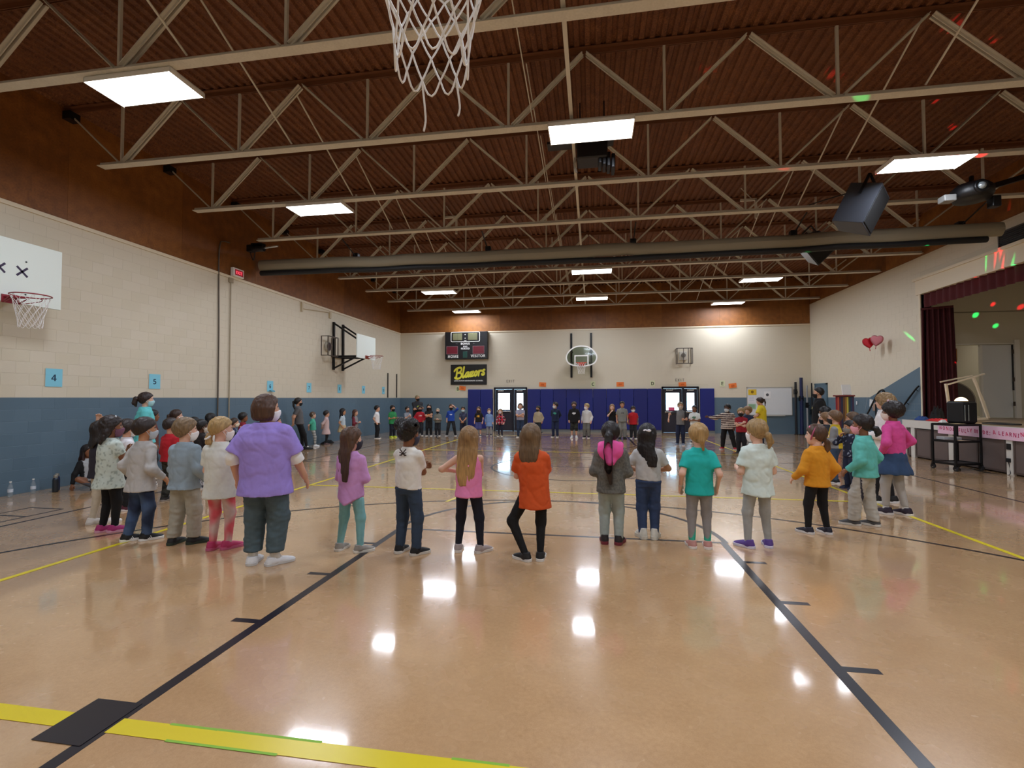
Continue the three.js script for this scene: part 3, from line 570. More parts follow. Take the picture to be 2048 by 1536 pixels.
for (const [x, d, w] of [[-3.5, 12.3, 'left of the middle'], [3.9, 12.4, 'near the loudspeakers']]) { const t = thing('angle_bracket', 'cream angle bracket hanging below the roof deck ' + w, 'bracket', [x, 6.2, d]); mesh('upright', bar(V(0, -.35, 0), V(0, .1, 0), .05), M.steel, t); mesh('foot', bar(V(-.35, .1, 0), V(.02, .1, 0), .05), M.steel, t); mesh('tie', rod(V(-.05, .08, 0), V(-.3, .44, .1), .012), M.steel, t); }
// whiteboard, papers, pole stands
{
  const t = thing('whiteboard', 'whiteboard with papers on its left edge mounted on the far wall', 'whiteboard', [7.44, 1.395, DB - .03]);
  mesh('board', box(-.88, .88, -.57, .57, -.012, .012), std(0xdfe2e4, .3), t);
  mesh('board_frame', [box(-.9, .9, .57, .6, -.02, .02), box(-.9, .9, -.6, -.57, -.02, .02), box(-.9, -.88, -.6, .6, -.02, .02), box(.88, .9, -.6, .6, -.02, .02)], std(0xb8b6ae, .4, { metalness: .3 }), t);
  mesh('pen_tray', box(-.6, .6, -.63, -.6, -.07, .02), std(0xb8b6ae, .4), t);
}
for (const [x, y, w, h, c, c2, l] of [[6.76, 1.78, .33, .24, 0xe0bb2e, 0x8a6a10, 'yellow sheet on the whiteboard'], [6.74, 1.47, .28, .26, 0xe6e6ec, 0xb9bcc8, 'white printed sheet under the yellow sheet on the whiteboard'], [6.74, 1.17, .3, .2, 0x9cc3a0, 0x5e8e66, 'green sheet on the whiteboard'], [7.36, 1.66, .27, .3, 0xf0f0f0, 0x555558, 'white picture sheet in the middle of the whiteboard']]) {
  const o = solo('board_paper', box(-w / 2, w / 2, -h / 2, h / 2, -.002, .002), std(c, .8), l, 'paper', undefined, [x, y, DB - .048]);
  mesh('paper_print', w > .3 || h > .28 ? [new THREE.CylinderGeometry(.06, .06, .001, 16).rotateX(Math.PI / 2).translate(0, .01, .003)] : [0, 1, 2, 3].map((i) => box(-w * .4, w * .3, h * (.3 - i * .18), h * (.34 - i * .18), -.004, -.0025)), std(c2, .8), o);
}
[[8.42, 2.2, 0x15161c, 'tallest dark navy net post leaning in the far corner', .05, 0], [8.62, 2.38, 0x16204a, 'navy padded net post in the far corner', .07, 0], [8.82, 2.05, 0x9a9a9c, 'grey steel net post in the far corner', .035, 0], [8.98, 2.15, 0x14151a, 'thin black net post nearest the corner', .03, 0]].forEach(([x, H, c, l, r, lean], i) => {
  const t = thing('net_post', l, 'post', [x, 0, DB - .2 - .05 * i]); t.rotation.z = lean;
  const m = std(c, .45); mesh('tube', rod(V(0, .02, 0), V(0, H, 0), r, r * .9, 14), m, t); mesh('foot_plate', new THREE.CylinderGeometry(r * 1.5, r * 1.5, .02, 14).translate(0, .012, 0), M.black_metal, t);
  mesh('crank', [bar(V(0, 1.78 - i * .28, -.02), V(0, 1.78 - i * .28, -.16), .05, .04), rbox(-r - .005, r + .005, 1.68 - i * .28, 1.9 - i * .28, -.05, .09, .015)], M.black_metal, t);
});
{ // grey-blue door on the right wall
  const t = struct('door_3', null, null, 'blue-grey door in the right wall near the far corner');
  mesh('leaf', box(XR - .045, XR - .012, .01, 2.06, 20.95, 21.85), M.blue_flat, t);
  mesh('door_frame', [box(XR - .06, XR - .008, 0, 2.12, 21.85, 21.92), box(XR - .06, XR - .008, 0, 2.12, 20.88, 20.95), box(XR - .06, XR - .008, 2.06, 2.12, 20.88, 21.92)], std(0x55707f, .5), t);
  mesh('door_handle', [rod(V(XR - .05, 1.02, 21.03), V(XR - .09, 1.02, 21.03), .012), rod(V(XR - .09, 1.02, 21.03), V(XR - .09, 1.02, 21.16), .01)], M.chrome, t);
}
{ // rainbow striped lectern
  const t = thing('striped_lectern', 'tall stand with rainbow striped front and red top', 'lectern', [8.2, 0, 17.65], -.45);
  const cols = [0x9a1f2a, 0xb8553e, 0x5a2436, 0x2b2f4a, 0x6a4a2e, 0x9a6a2c, 0xc9b84c, 0x3a4a3a, 0x243a5a, 0x46304a];
  mesh('cabinet', box(-.25, .25, .02, 1.58, -.2, .2), std(0x3a2a26, .6), t);
  cols.forEach((c, i) => mesh('stripe_panel', rbox(-.25 + i * .05 + .0015, -.25 + (i + 1) * .05 - .0015, .04, 1.56, -.22, -.201, .004), std(c, .7), t));
  mesh('top_board', rbox(-.32, .28, 1.58, 1.625, -.25, .25, .01), std(0x7a2a26, .5), t);
}
solo('white_book', [(() => { const g = box(-.13, .13, 0, .34, -.02, .02); g.rotateX(-.22); return g; })()], M.white, 'white book propped upright on the striped lectern', 'book', undefined, [8.22, 1.632, 17.55]);
for (const [d, y, c, r, l] of [[17.85, 1.36, 0xf2f2f0, .1, 'white notice hanging slightly crooked on the blue wainscot'], [17.68, 1.24, 0xb89a86, -.12, 'tan notice hanging lower beside the white notice'], [18.75, 1.36, 0xe2e4e6, 0, 'small pale switch plate on the blue wainscot']]) { const o = solo('wall_notice', box(-.004, .004, -.12, .12, -.1, .1), std(c, .8), l, 'notice', undefined, [XR - .02, y, d]); o.rotation.x = r; if (r) mesh('tape', box(-.007, -.004, .1, .135, -.03, .03), std(0xd8d4b8, .6), o); else { o.scale.set(1, .5, .35); } }
// balloons
{
  const heart = () => { const s = new THREE.Shape(); s.moveTo(0, -.23); s.bezierCurveTo(-.1, -.14, -.21, -.06, -.2, .08); s.bezierCurveTo(-.19, .21, -.04, .22, 0, .1); s.bezierCurveTo(.04, .22, .19, .21, .2, .08); s.bezierCurveTo(.21, -.06, .1, -.14, 0, -.23); return new THREE.ExtrudeGeometry(s, { depth: .02, bevelEnabled: true, bevelThickness: .09, bevelSize: .045, bevelSegments: 8, curveSegments: 16 }).translate(0, 0, -.01); };
  for (const [x, y, d, c, rz, ry, l] of [[8.72, 3.3, 17.2, 0xb80f22, .12, -.35, 'shiny red heart balloon floating in front of the cream wall'], [8.78, 3.33, 16.86, 0xb86a70, -.15, -.6, 'dusty pink balloon tied to the red heart balloon']]) {
    const t = thing('foil_balloon', l, 'balloon', [x, y, d], ry); t.rotation.z = rz;
    t.scale.setScalar(.68); mesh('foil', heart(), std(c, .18, { metalness: .45 }), t); mesh('neck', rod(V(0, -.28, 0), V(.0, -.4, 0), .012, .02), std(c, .3), t);
    mesh('ribbon', tube([V(0, -.39, 0), V(.02, -.9, 0), V(-.01, -1.6, .02), V(.0, -4.8, 0)], .002, 20, 4), std(0xdad0c0, .5), t);
  }
}

// ================= STAGE =================
const SY = .95, SX = 8.2;
const stage = struct('stage', [box(SX, 15.9, SY - .05, SY, 3.5, 14.6), box(XR, 15.9, SY - .05, SY, 14.6, 16.2)], M.stage_floor, 'wooden stage platform behind the proscenium');
mesh('fascia', box(SX - .02, SX, SY - .19, SY + .005, 3.5, 14.62), M.stage_white, stage);
mesh('under_structure', [box(SX + .05, XR, 0, SY - .05, 3.5, 14.55)], M.dark, stage);
mesh('end_panel', box(SX, XR, 0, SY - .05, 14.55, 14.6), M.stage_white, stage);
{
  // front panels between white posts
  const posts = [14.55, 14.22, 12.86, 11.25, 9.7, 8.1, 6.5];
  posts.forEach((d, i) => {
    mesh('post', box(SX - .015, SX + .05, 0, SY - .19, d - .08, d + .06), M.stage_white, stage);
    if (i < posts.length - 1) {
      const a = posts[i + 1] + .06, b = d - .08, n = b - a > .8 ? 2 : 1, w = (b - a) / n;
      for (let k = 0; k < n; k++) { const p = mesh('front_panel', rbox(SX + .005, SX + .03, .03, SY - .21, a + k * w + .015, a + (k + 1) * w - .015, .004), M.stage_panel, stage); mesh('panel_rim', [box(SX - .005, SX + .01, .03, .07, a + k * w + .015, a + (k + 1) * w - .015), box(SX - .005, SX + .01, SY - .25, SY - .21, a + k * w + .015, a + (k + 1) * w - .015), box(SX - .005, SX + .01, .07, SY - .25, a + k * w + .015, a + k * w + .055), box(SX - .005, SX + .01, .07, SY - .25, a + (k + 1) * w - .055, a + (k + 1) * w - .015)], std(0x55463f, .55), p); }
    }
  });
  const out = mesh('power_outlet', [rbox(SX - .03, SX - .015, .5, .62, 11.19, 11.29, .004), rbox(SX - .05, SX - .015, .25, .33, 11.2, 11.28, .006)], M.black, stage);
}
{ // banner
  const W = 3.6, H = .25;
  const tx = canvasTex(2048, 146, (c, w, h) => {
    c.fillStyle = '#f3c9dd'; c.fillRect(0, 0, w, h);
    const s = 'WONDERFULLY MADE: A LEARNING', cols = ['#c2185b', '#b0124e', '#d81f5a', '#a3154a']; let x = 26; c.textBaseline = 'middle';
    [...s].forEach((ch, i) => { c.save(); const f = 62 + (i * 37 % 11); c.font = `bold ${f}px sans-serif`; const wd = c.measureText(ch).width; c.translate(x + wd / 2, h * .52 + ((i * 53) % 17 - 8)); c.rotate(((i * 29) % 13 - 6) * .025); c.textAlign = 'center'; c.fillStyle = cols[i % 4]; c.fillText(ch, 0, 0); c.restore(); x += wd + (ch === ' ' ? 6 : 10); });
  });
  const g = new THREE.PlaneGeometry(W, H, 40, 4), p = g.attributes.position;
  for (let k = 0; k < p.count; k++) p.setZ(k, .012 + .012 * N3(p.getX(k) * 2.2, p.getY(k) * 3, 2));
  g.computeVertexNormals();
  const t = thing('paper_banner', 'long pink paper banner with hand cut lettering along the stage front', 'banner', [SX - .03, SY - .135, 13.22 - W / 2], -Math.PI / 2);
  mesh('banner_sheet', g, new THREE.MeshStandardMaterial({ map: tx, roughness: .8, side: THREE.DoubleSide }), t);
}
// stairs to the stage with rails
{
  const t = thing('stage_stairs', 'wooden steps climbing along the wall to the stage', 'stairs', [0, 0, 0]);
  for (let i = 0; i < 5; i++) mesh('step', box(SX + .05, XR - .012, 0, .19 * (i + 1) - .0, 16.1 - .3 * (i + 1), 16.1 - .3 * i), std(0x7d8a94, .6), t);
  for (const [x, l] of [[SX + .06, 0], [XR - .07, 1]]) {
    const h = thing('stair_rail', l ? 'black handrail fixed to the blue painted wall above the stairs' : 'black free standing handrail at the open side of the stage stairs', 'handrail', [x, 0, 0]);
    mesh('hand_rail', tube(l ? [V(0, 1.0, 16.4), V(0, 1.45, 15.9), V(0, 1.84, 15.42), V(0, 1.86, 15.37)] : [V(0, 1.05, 16.45), V(0, 1.15, 16.35), V(0, 1.72, 15.8), V(0, 1.76, 15.6), V(0, 1.7, 15.55)], .024, 24, 8), M.black_metal, h);
    if (!l) mesh('rail_post', [rod(V(0, .2, 16.0), V(0, 1.5, 16.0), .018), rod(V(0, .58, 15.62), V(0, 1.74, 15.62), .018)], M.black_metal, h); else mesh('wall_bracket', [rod(V(0, 1.4, 15.93), V(.06, 1.34, 15.93), .01), rod(V(0, 1.78, 15.5), V(.06, 1.72, 15.5), .01)], M.black_metal, h);
  }
}
// proscenium trim
struct('trim_2', [box(XR - .05, XR, SO[3], SO[3] + .4, SO[0], SO[1] + .15), box(XR - .09, XR, SO[3] + .4, SO[3] + .47, SO[0], SO[1] + .22), box(XR - .03, XR + .27, SO[2], SO[3], SO[1], SO[1] + .06)], M.trim, 'pale cornice and jamb round the stage opening');
{
  const t = thing('wall_vent', 'dark louvred vent high on the cream wall above the stage', 'vent', [XR - .012, 5.06, 11.95], -Math.PI / 2);
  mesh('backing', box(-.62, .62, -.17, .17, -.004, .004), M.black, t); mesh('vent_frame', [box(-.65, .65, .17, .2, -.02, .01), box(-.65, .65, -.2, -.17, -.02, .01), box(-.65, -.62, -.2, .2, -.02, .01), box(.62, .65, -.2, .2, -.02, .01)], std(0x4a443c, .5), t);
  for (let i = 0; i < 8; i++) { const g = box(-.62, .62, -.003, .003, -.02, .02).rotateX(.7); mesh('louvre', g.translate(0, -.147 + i * .042, .008), std(0x3a352f, .5), t); }
}
// stage shell
const SH = 5.6;
struct('stage_ceiling', box(XR + .25, 16, 5.05, 5.2, 3.3, 16.4), M.stage_wall);
struct('wall_stage_back', box(15.9, 16.1, SY - .05, 5.1, 3.3, 16.4), M.stage_wall);
struct('wall_stage_near', box(XR + .25, 16, SY - .05, 5.1, 3.3, 3.5), M.stage_wall);
const DW = [9.9, 11.2, 3.08];
const ws = struct('wall_stage_side', [box(XR + .25, DW[0], SY - .05, 5.1, 16.2, 16.4), box(DW[0], DW[1] + .77, DW[2], 5.1, 16.2, 16.4), box(DW[1] + .77, 16, SY - .05, 5.1, 16.2, 16.4)], M.stage_wall, 'pale side wall of the stage with a doorway');
mesh('wall_moulding', box(XR + .25, 16, 4.02, 4.05, 16.18, 16.2), std(0x8f8875, .6), ws);
mesh('door_casing', [box(DW[1] + .77, DW[1] + .9, SY, DW[2] + .12, 16.14, 16.2), box(DW[0] - .1, DW[1] + .9, DW[2], DW[2] + .03, 16.17, 16.2)], M.stage_white, ws);
{
  const t = struct('door_4', null, null, 'white door leaf at the stage side doorway');
  mesh('leaf', box(DW[1], DW[1] + .76, SY + .01, DW[2] - .01, 16.24, 16.285), std(0xd6d6d2, .45), t);
  mesh('hinge_gap', box(DW[1] + .755, DW[1] + .775, SY + .8, DW[2] - .02, 16.19, 16.24), M.black, t);
  for (const y of [1.3, 2.0, 2.8]) mesh('hinge', rbox(DW[1] + .73, DW[1] + .79, y, y + .12, 16.17, 16.2, .004), std(0x4a4038, .4, { metalness: .5 }), t);
  mesh('leaf_edge', box(DW[1] - .05, DW[1], SY + .01, DW[2] - .01, 16.2, 16.29), M.stage_white, t);
}
struct('backstage_room', [box(9.36, 12.2, SY - .05, 3.9, 18.8, 18.95), box(12.2, 12.35, SY - .05, 3.9, 16.4, 18.95), box(9.36, 12.2, 3.8, 3.95, 16.4, 18.8), box(9.36, 12.2, SY - .1, SY, 16.2, 18.8)], M.stage_wall);
struct('trim_3', [box(9.4, 10.9, 2.75, 3.2, 18.74, 18.8), box(10.93, 12.2, 2.75, 3.2, 18.74, 18.8)], M.ply[1], 'brown boards seen through the stage doorway');
{ const t = thing('metal_rack', 'dark upright slat rack beyond the stage doorway', 'rack', [10.6, SY, 18.6]); for (let i = 0; i < 6; i++) mesh('slat', box(-.3 + i * .1, -.24 + i * .1, .05, 1.6, -.03, .03), std(i % 2 ? 0x3a3632 : 0x8a857c, .5), t); mesh('rack_rail', [box(-.32, .34, 1.55, 1.62, -.05, .05), box(-.32, .34, .02, .08, -.05, .05)], M.black_metal, t); }
// stage curtains
function curtainGeo(w, h, folds, amp, flare = 0, sway = 0) {
  const nx = folds * 8, ny = 14, g = new THREE.PlaneGeometry(w, h, nx, ny), p = g.attributes.position;
  for (let i = 0; i < p.count; i++) { const u = p.getX(i) / w + .5, v = .5 - p.getY(i) / h; p.setX(i, p.getX(i) * (1 + flare * v) + sway * v); p.setZ(i, amp * Math.sin(u * folds * 2 * Math.PI + .6 * N3(u * 5, v * 2, 1)) * (1 + .3 * N3(u * 9, v, 2)) ); }
  g.computeVertexNormals(); return g;
}
const velvet = std(0x430b10, .85, { side: THREE.DoubleSide });
{ const t = thing('stage_curtain', 'long dark maroon stage curtain gathered at the side of the opening', 'curtain', [9.39, SY + 1.55, 15.13], -.56); mesh('drape', curtainGeo(.68, 3.08, 6, .06, .12, .02), velvet, t); mesh('curtain_heading', box(-.34, .34, 1.48, 1.54, -.05, .05), std(0x450c12, .9), t); }
{ const t = thing('stage_valance', 'short pleated maroon valance along the top of the stage opening', 'valance', [9.165, 4.26, 10.07], -Math.PI / 2); mesh('pleats', curtainGeo(10.4, .42, 42, .035), std(0x4e0e13, .85, { side: THREE.DoubleSide }), t); mesh('valance_rail', box(-5.2, 5.2, .17, .2, -.05, .04), std(0x450c12, .9), t); }
// furniture on the stage
{ // upturned white wooden frame
  const t = thing('wooden_frame', 'pale wooden table frame lying on its side on the stage', 'table frame', [9.66, SY, 14.3], .12);
  const w = std(0xe0d2ba, .55);
  mesh('top_rail', [bar(V(-.62, .93, 0), V(.28, 1.2, 0), .035)], w, t); mesh('top_rail', [bar(V(-.62, 1.0, .25), V(.2, 1.17, .25), .032)], w, t);
  mesh('leg', [bar(V(.02, 1.1, 0), V(.34, .06, 0), .042)], w, t); mesh('leg', [bar(V(.24, 1.12, .3), V(.5, .5, .3), .036)], w, t);
  mesh('foot_rail', [bar(V(-.1, .03, .05), V(.38, .05, .05), .055)], w, t); mesh('cross_rail', [bar(V(.36, .06, 0), V(.5, .5, .3), .04)], w, t); mesh('back_leg', [bar(V(-.6, .95, .1), V(-.5, .03, .1), .05)], w, t);
}
{ const t = thing('arched_table', 'dark round table top leaning behind the wooden frame', 'table', [9.95, SY + .52, 15.5], -.1); t.rotation.x = -.2; mesh('round_top', new THREE.CylinderGeometry(.52, .52, .04, 36).rotateX(Math.PI / 2), std(0x4a4038, .6), t); mesh('edge_band', new THREE.TorusGeometry(.52, .025, 8, 40), std(0x8d8474, .5), t); }
function heap(name, c, pos, l, s, hgt = .06) { const g = new THREE.SphereGeometry(1, 36, 14, 0, 2 * Math.PI, 0, Math.PI / 2), p = g.attributes.position; for (let i = 0; i < p.count; i++) { const x = p.getX(i), y = p.getY(i), z = p.getZ(i), f = 1 + .25 * N3(x * 2 + pos[0], z * 2, pos[2]); p.setXYZ(i, x * s[0] * f, Math.max(0, y * hgt * (1 + .7 * N3(x * 4, z * 4, 7))), z * s[1] * f); } g.computeVertexNormals(); return solo(name, g, std(c, .85), l, 'cloth', undefined, pos); }
heap('folded_cloth', 0xb8141e, [8.5, SY + .001, 13.72], 'bright red cloth crumpled on the edge of the stage', [.16, .36]);
heap('folded_cloth', 0x2c4a86, [8.5, SY + .001, 14.36], 'blue cloth lying beside the red cloth on the stage', [.14, .16], .09);
heap('black_bag', 0x121214, [8.86, SY, 14.36], 'black bag slumped at the far end of the stage edge', [.15, .16], .3).userData.category = 'bag';
solo('stage_cable', tube(Array.from({ length: 40 }, (_, i) => V(8.75 + .22 * Math.cos(i * .55) + .1 * N3(i, 1, 1), SY + .01 + .0006 * i, 12.2 + .42 * Math.sin(i * .55))), .009, 160, 5), M.black, 'coil of black cable on the stage floor', 'cable');
// black cart
{
  const t = thing('utility_cart', 'black metal audio cart on four wheels in front of the banner', 'cart', [7.7, 0, 11.92], .3);
  const w = .31, d = .24;
  for (const [x, z] of [[-w, -d], [w, -d], [-w, d], [w, d]]) {
    mesh('upright', rbox(x - .018, x + .018, .12, .98, z - .018, z + .018, .004), M.black_metal, t);
    const c = new THREE.Group(); c.name = 'caster'; t.add(c); c.position.set(x, 0, -z);
    mesh('wheel', new THREE.CylinderGeometry(.052, .052, .03, 20).rotateZ(Math.PI / 2).translate(0, .052, 0), std(0x1b1b1d, .6), c); mesh('hub', new THREE.CylinderGeometry(.024, .024, .036, 14).rotateZ(Math.PI / 2).translate(0, .052, 0), M.chrome, c); mesh('fork', [box(-.025, -.019, .04, .12, -.02, .02), box(.019, .025, .04, .12, -.02, .02), box(-.025, .025, .11, .125, -.02, .02)], M.black_metal, c);
  }
  for (const [y, n] of [[.97, 'top_shelf'], [.62, 'middle_shelf'], [.15, 'bottom_shelf']]) mesh(n, [box(-w, w, y - .008, y, -d, d), box(-w, w, y - .03, y + .015, -d - .01, -d + .008), box(-w, w, y - .03, y + .015, d - .008, d + .01), box(-w - .01, -w + .008, y - .03, y + .015, -d, d), box(w - .008, w + .01, y - .03, y + .015, -d, d)], M.black_metal, t);
}
{ const t = thing('amplifier_case', 'black speaker case standing on top of the audio cart', 'speaker', [7.8, .985, 11.9], .3); mesh('case', rbox(-.18, .18, .0, .48, -.18, .18, .05), M.black, t); mesh('grille', rbox(-.14, .15, .04, .44, -.192, -.178, .01), std(0x0a0a0b, .8), t); for (const x of [-.15, -.06]) mesh('chrome_strip', rbox(x - .012, x + .012, .06, .4, -.2, -.191, .004), std(0xb8c4c8, .2, { metalness: .8 }), t); }
solo('media_player', rbox(-.17, .17, 0, .06, -.12, .12, .01), std(0xb4b6b8, .35), 'flat silver media player on the middle cart shelf', 'player', undefined, [7.58, .637, 11.95]);
solo('white_remote_base', [rbox(-.06, .06, 0, .05, -.05, .05, .02), rbox(-.03, .05, .045, .075, -.03, .03, .012)], M.white, 'small white gadget on the left of the cart top', 'gadget', undefined, [7.47, .986, 11.95]);
{ // disco lamp on the stage, throwing coloured dots
  const C = [8.62, SY, 13.15];
  const t = thing('disco_lamp', 'glowing round party lamp behind the cart', 'party lamp', C);
  mesh('base', lathe([[.001, 0], [.12, 0], [.13, .05], [.1, .36], [.001, .37]], 24), M.black, t);
  mesh('glass_dome', new THREE.SphereGeometry(.13, 28, 18).translate(0, .47, 0), new THREE.MeshStandardMaterial({ color: 0xfff2dc, emissive: 0xffe2b0, emissiveIntensity: 1.6, roughness: .3 }), t);
  const R = 0xff1a2a, G = 0x1aff7a, o = new THREE.Vector3(C[0], C[1] + .62, -C[2]);
  const dots = [[11.5, 4.25, 16.2, R], [11.55, 3.62, 16.2, G], [11.05, 3.95, 16.2, G], [10.45, 3.1, 16.2, R], [12.2, 4.15, 16.2, R], [9.1, 5.3, 12.4, R], [9.1, 4.98, 12.9, G], [9.1, 4.75, 12.4, R], [9.1, 4.62, 12.15, G], [9.1, 4.5, 13.3, R], [9.1, 5.05, 12.6, R], [9.1, 3.3, 15.8, G], [3.6, 5.52, 7.12, G], [6.4, 5.52, 9.16, R], [3.9, 6.62, 8.4, R], [5.9, 6.62, 9.4, R], [6.8, 6.62, 10.4, R], [5.0, 6.6, 7.6, R], [1.9, 6.62, 8.0, R], [4.5, 5.25, 12.0, G], [7.2, 5.25, 12.0, G]];
  dots.forEach(([x, y, d, c], i) => { const l = new THREE.SpotLight(c, 130, 0, .012 + (i % 3) * .003, .6); l.name = 'disco_beam'; l.position.copy(o); l.target.position.set(x, y, -d); l.target.name = 'beam_target'; l.target.updateMatrixWorld(); scene.add(l); scene.add(l.target); l.shadow.radius = .3; });
  const p = new THREE.PointLight(0xffe2b0, .5); p.position.set(C[0], C[1] + .47, -C[2]); p.shadow.radius = 6; p.name = 'dome_light'; scene.add(p);
}
solo('floor_cable', tube([V(8.1, .01, 12.1), V(7.95, .008, 11.5), V(8.15, .008, 11.2), V(8.19, .1, 11.24), V(8.16, .3, 11.24)], .007, 40, 5), M.black, 'thin black power cable from cart to stage outlet', 'cable');
// bottles and bag by the left wall
function bottle(label, pos, clear) {
  const t = thing('water_bottle', label, 'bottle', pos);
  if (clear) {
    mesh('bottle_body', lathe([[.001, 0], [.03, .002], [.033, .02], [.031, .07], [.033, .12], [.031, .16], [.018, .195], [.012, .21], [.012, .225]], 20), new THREE.MeshPhysicalMaterial({ color: 0xe6eef2, roughness: .08, transmission: .85, thickness: 0 }), t);
    mesh('bottle_label', new THREE.CylinderGeometry(.0336, .0336, .05, 20, 1, true).translate(0, .1, 0), std(0xcfd8e4, .6, { side: THREE.DoubleSide }), t); mesh('cap', new THREE.CylinderGeometry(.015, .015, .018, 14).translate(0, .234, 0), M.white, t);
  } else { mesh('bottle_body', lathe([[.001, 0], [.038, .002], [.04, .02], [.04, .2], [.032, .235], [.001, .24]], 22), std(0x3a4048, .3, { metalness: .6 }), t); mesh('cap', lathe([[.03, .235], [.03, .27], [.02, .285], [.001, .285]], 18), std(0x9a9488, .4, { metalness: .4 }), t); }
  return t;
}
bottle('clear plastic water bottle on the floor furthest from the sitting girl', [-8.98, 0, 6.3], true);
bottle('clear plastic water bottle between another bottle and the steel flask', [-8.93, 0, 6.58], true);
bottle('dark steel flask on the floor by the blue wall', [-8.72, 0, 6.75], false);
{ const b = bottle('navy drinking bottle close behind the steel flask', [-8.86, 0, 6.88], false); b.children[0].material = std(0x1c2a52, .4); b.children[0].name = 'bottle_body'; }
heap('dropped_jacket', 0x121316, [-8.9, 0, 15.45], 'small black jacket lying on the floor at the wall foot', [.12, .35], .1).userData.category = 'jacket';

// work lamps over the stage and in the room behind it (their light falls on the side wall and the door)
function workLamp(label, pos, power) {
  const t = thing('work_lamp', label, 'lamp', pos);
  mesh('housing', rbox(-.32, .32, .01, .08, -.16, .16, .02), M.white, t);
  mesh('diffuser', box(-.29, .29, -.004, .01, -.13, .13), lampGlow, t);
  const l = new THREE.RectAreaLight(0xfff2dc, power, .56, .24); l.rotation.x = -Math.PI / 2; l.position.y = -.008; l.name = 'lamp_light'; t.add(l);
}
workLamp('flat white work lamp under the stage ceiling', [12.6, 4.965, 11.0], 26);
workLamp('flat white work lamp in the room behind the stage', [10.9, 3.715, 17.6], 10);

// ================= PEOPLE =================
// ---- distance fields and a surface-net mesher ----
const smin = (a, b, k) => { const h = Math.max(k - Math.abs(a - b), 0) / k; return Math.min(a, b) - h * h * k * .25; };
function cap(a, b, ra, rb, flat) {                                   // tapered capsule a -> b; flat: cut square at b
  const bx = b[0] - a[0], by = b[1] - a[1], bz = b[2] - a[2], L2 = bx * bx + by * by + bz * bz || 1e-9, L = Math.sqrt(L2);
  return (x, y, z) => { const px = x - a[0], py = y - a[1], pz = z - a[2], dot = px * bx + py * by + pz * bz, h = Math.max(0, Math.min(1, dot / L2)); const qx = px - bx * h, qy = py - by * h, qz = pz - bz * h; const d = Math.sqrt(qx * qx + qy * qy + qz * qz) - (ra + (rb - ra) * h); return flat ? Math.max(d, dot / L - L) : d; };
}
function ell(c, r) {
  return (x, y, z) => { const px = x - c[0], py = y - c[1], pz = z - c[2]; const k0 = Math.hypot(px / r[0], py / r[1], pz / r[2]), k1 = Math.hypot(px / (r[0] * r[0]), py / (r[1] * r[1]), pz / (r[2] * r[2])); return k1 < 1e-6 ? -Math.min(...r) : k0 * (k0 - 1) / k1; };
}
function loft(secs) {                                                 // [y, rx, rz, cx, cz] from low to high
  const n = secs.length, y0 = secs[0][0], y1 = secs[n - 1][0];
  return (x, y, z) => {
    const yc = Math.max(y0, Math.min(y1, y)); let i = 0; while (i < n - 2 && yc > secs[i + 1][0]) i++;
    const a = secs[i], b = secs[i + 1]; let t = (yc - a[0]) / (b[0] - a[0] || 1); t = t * t * (3 - 2 * t);
    const rx = a[1] + (b[1] - a[1]) * t, rz = a[2] + (b[2] - a[2]) * t, px = x - ((a[3] || 0) + ((b[3] || 0) - (a[3] || 0)) * t), pz = z - ((a[4] || 0) + ((b[4] || 0) - (a[4] || 0)) * t);
    const k0 = Math.hypot(px / rx, pz / rz), k1 = Math.hypot(px / (rx * rx), pz / (rz * rz)); const d = k1 < 1e-6 ? -Math.min(rx, rz) : k0 * (k0 - 1) / k1;
    const dy = Math.max(y0 - y, y - y1); return dy > 0 ? Math.hypot(Math.max(d, 0), dy) : Math.max(d, dy);
  };
}
const union = (list, k) => (x, y, z) => { let d = list[0](x, y, z); for (let i = 1; i < list.length; i++) d = smin(d, list[i](x, y, z), k); return d; };
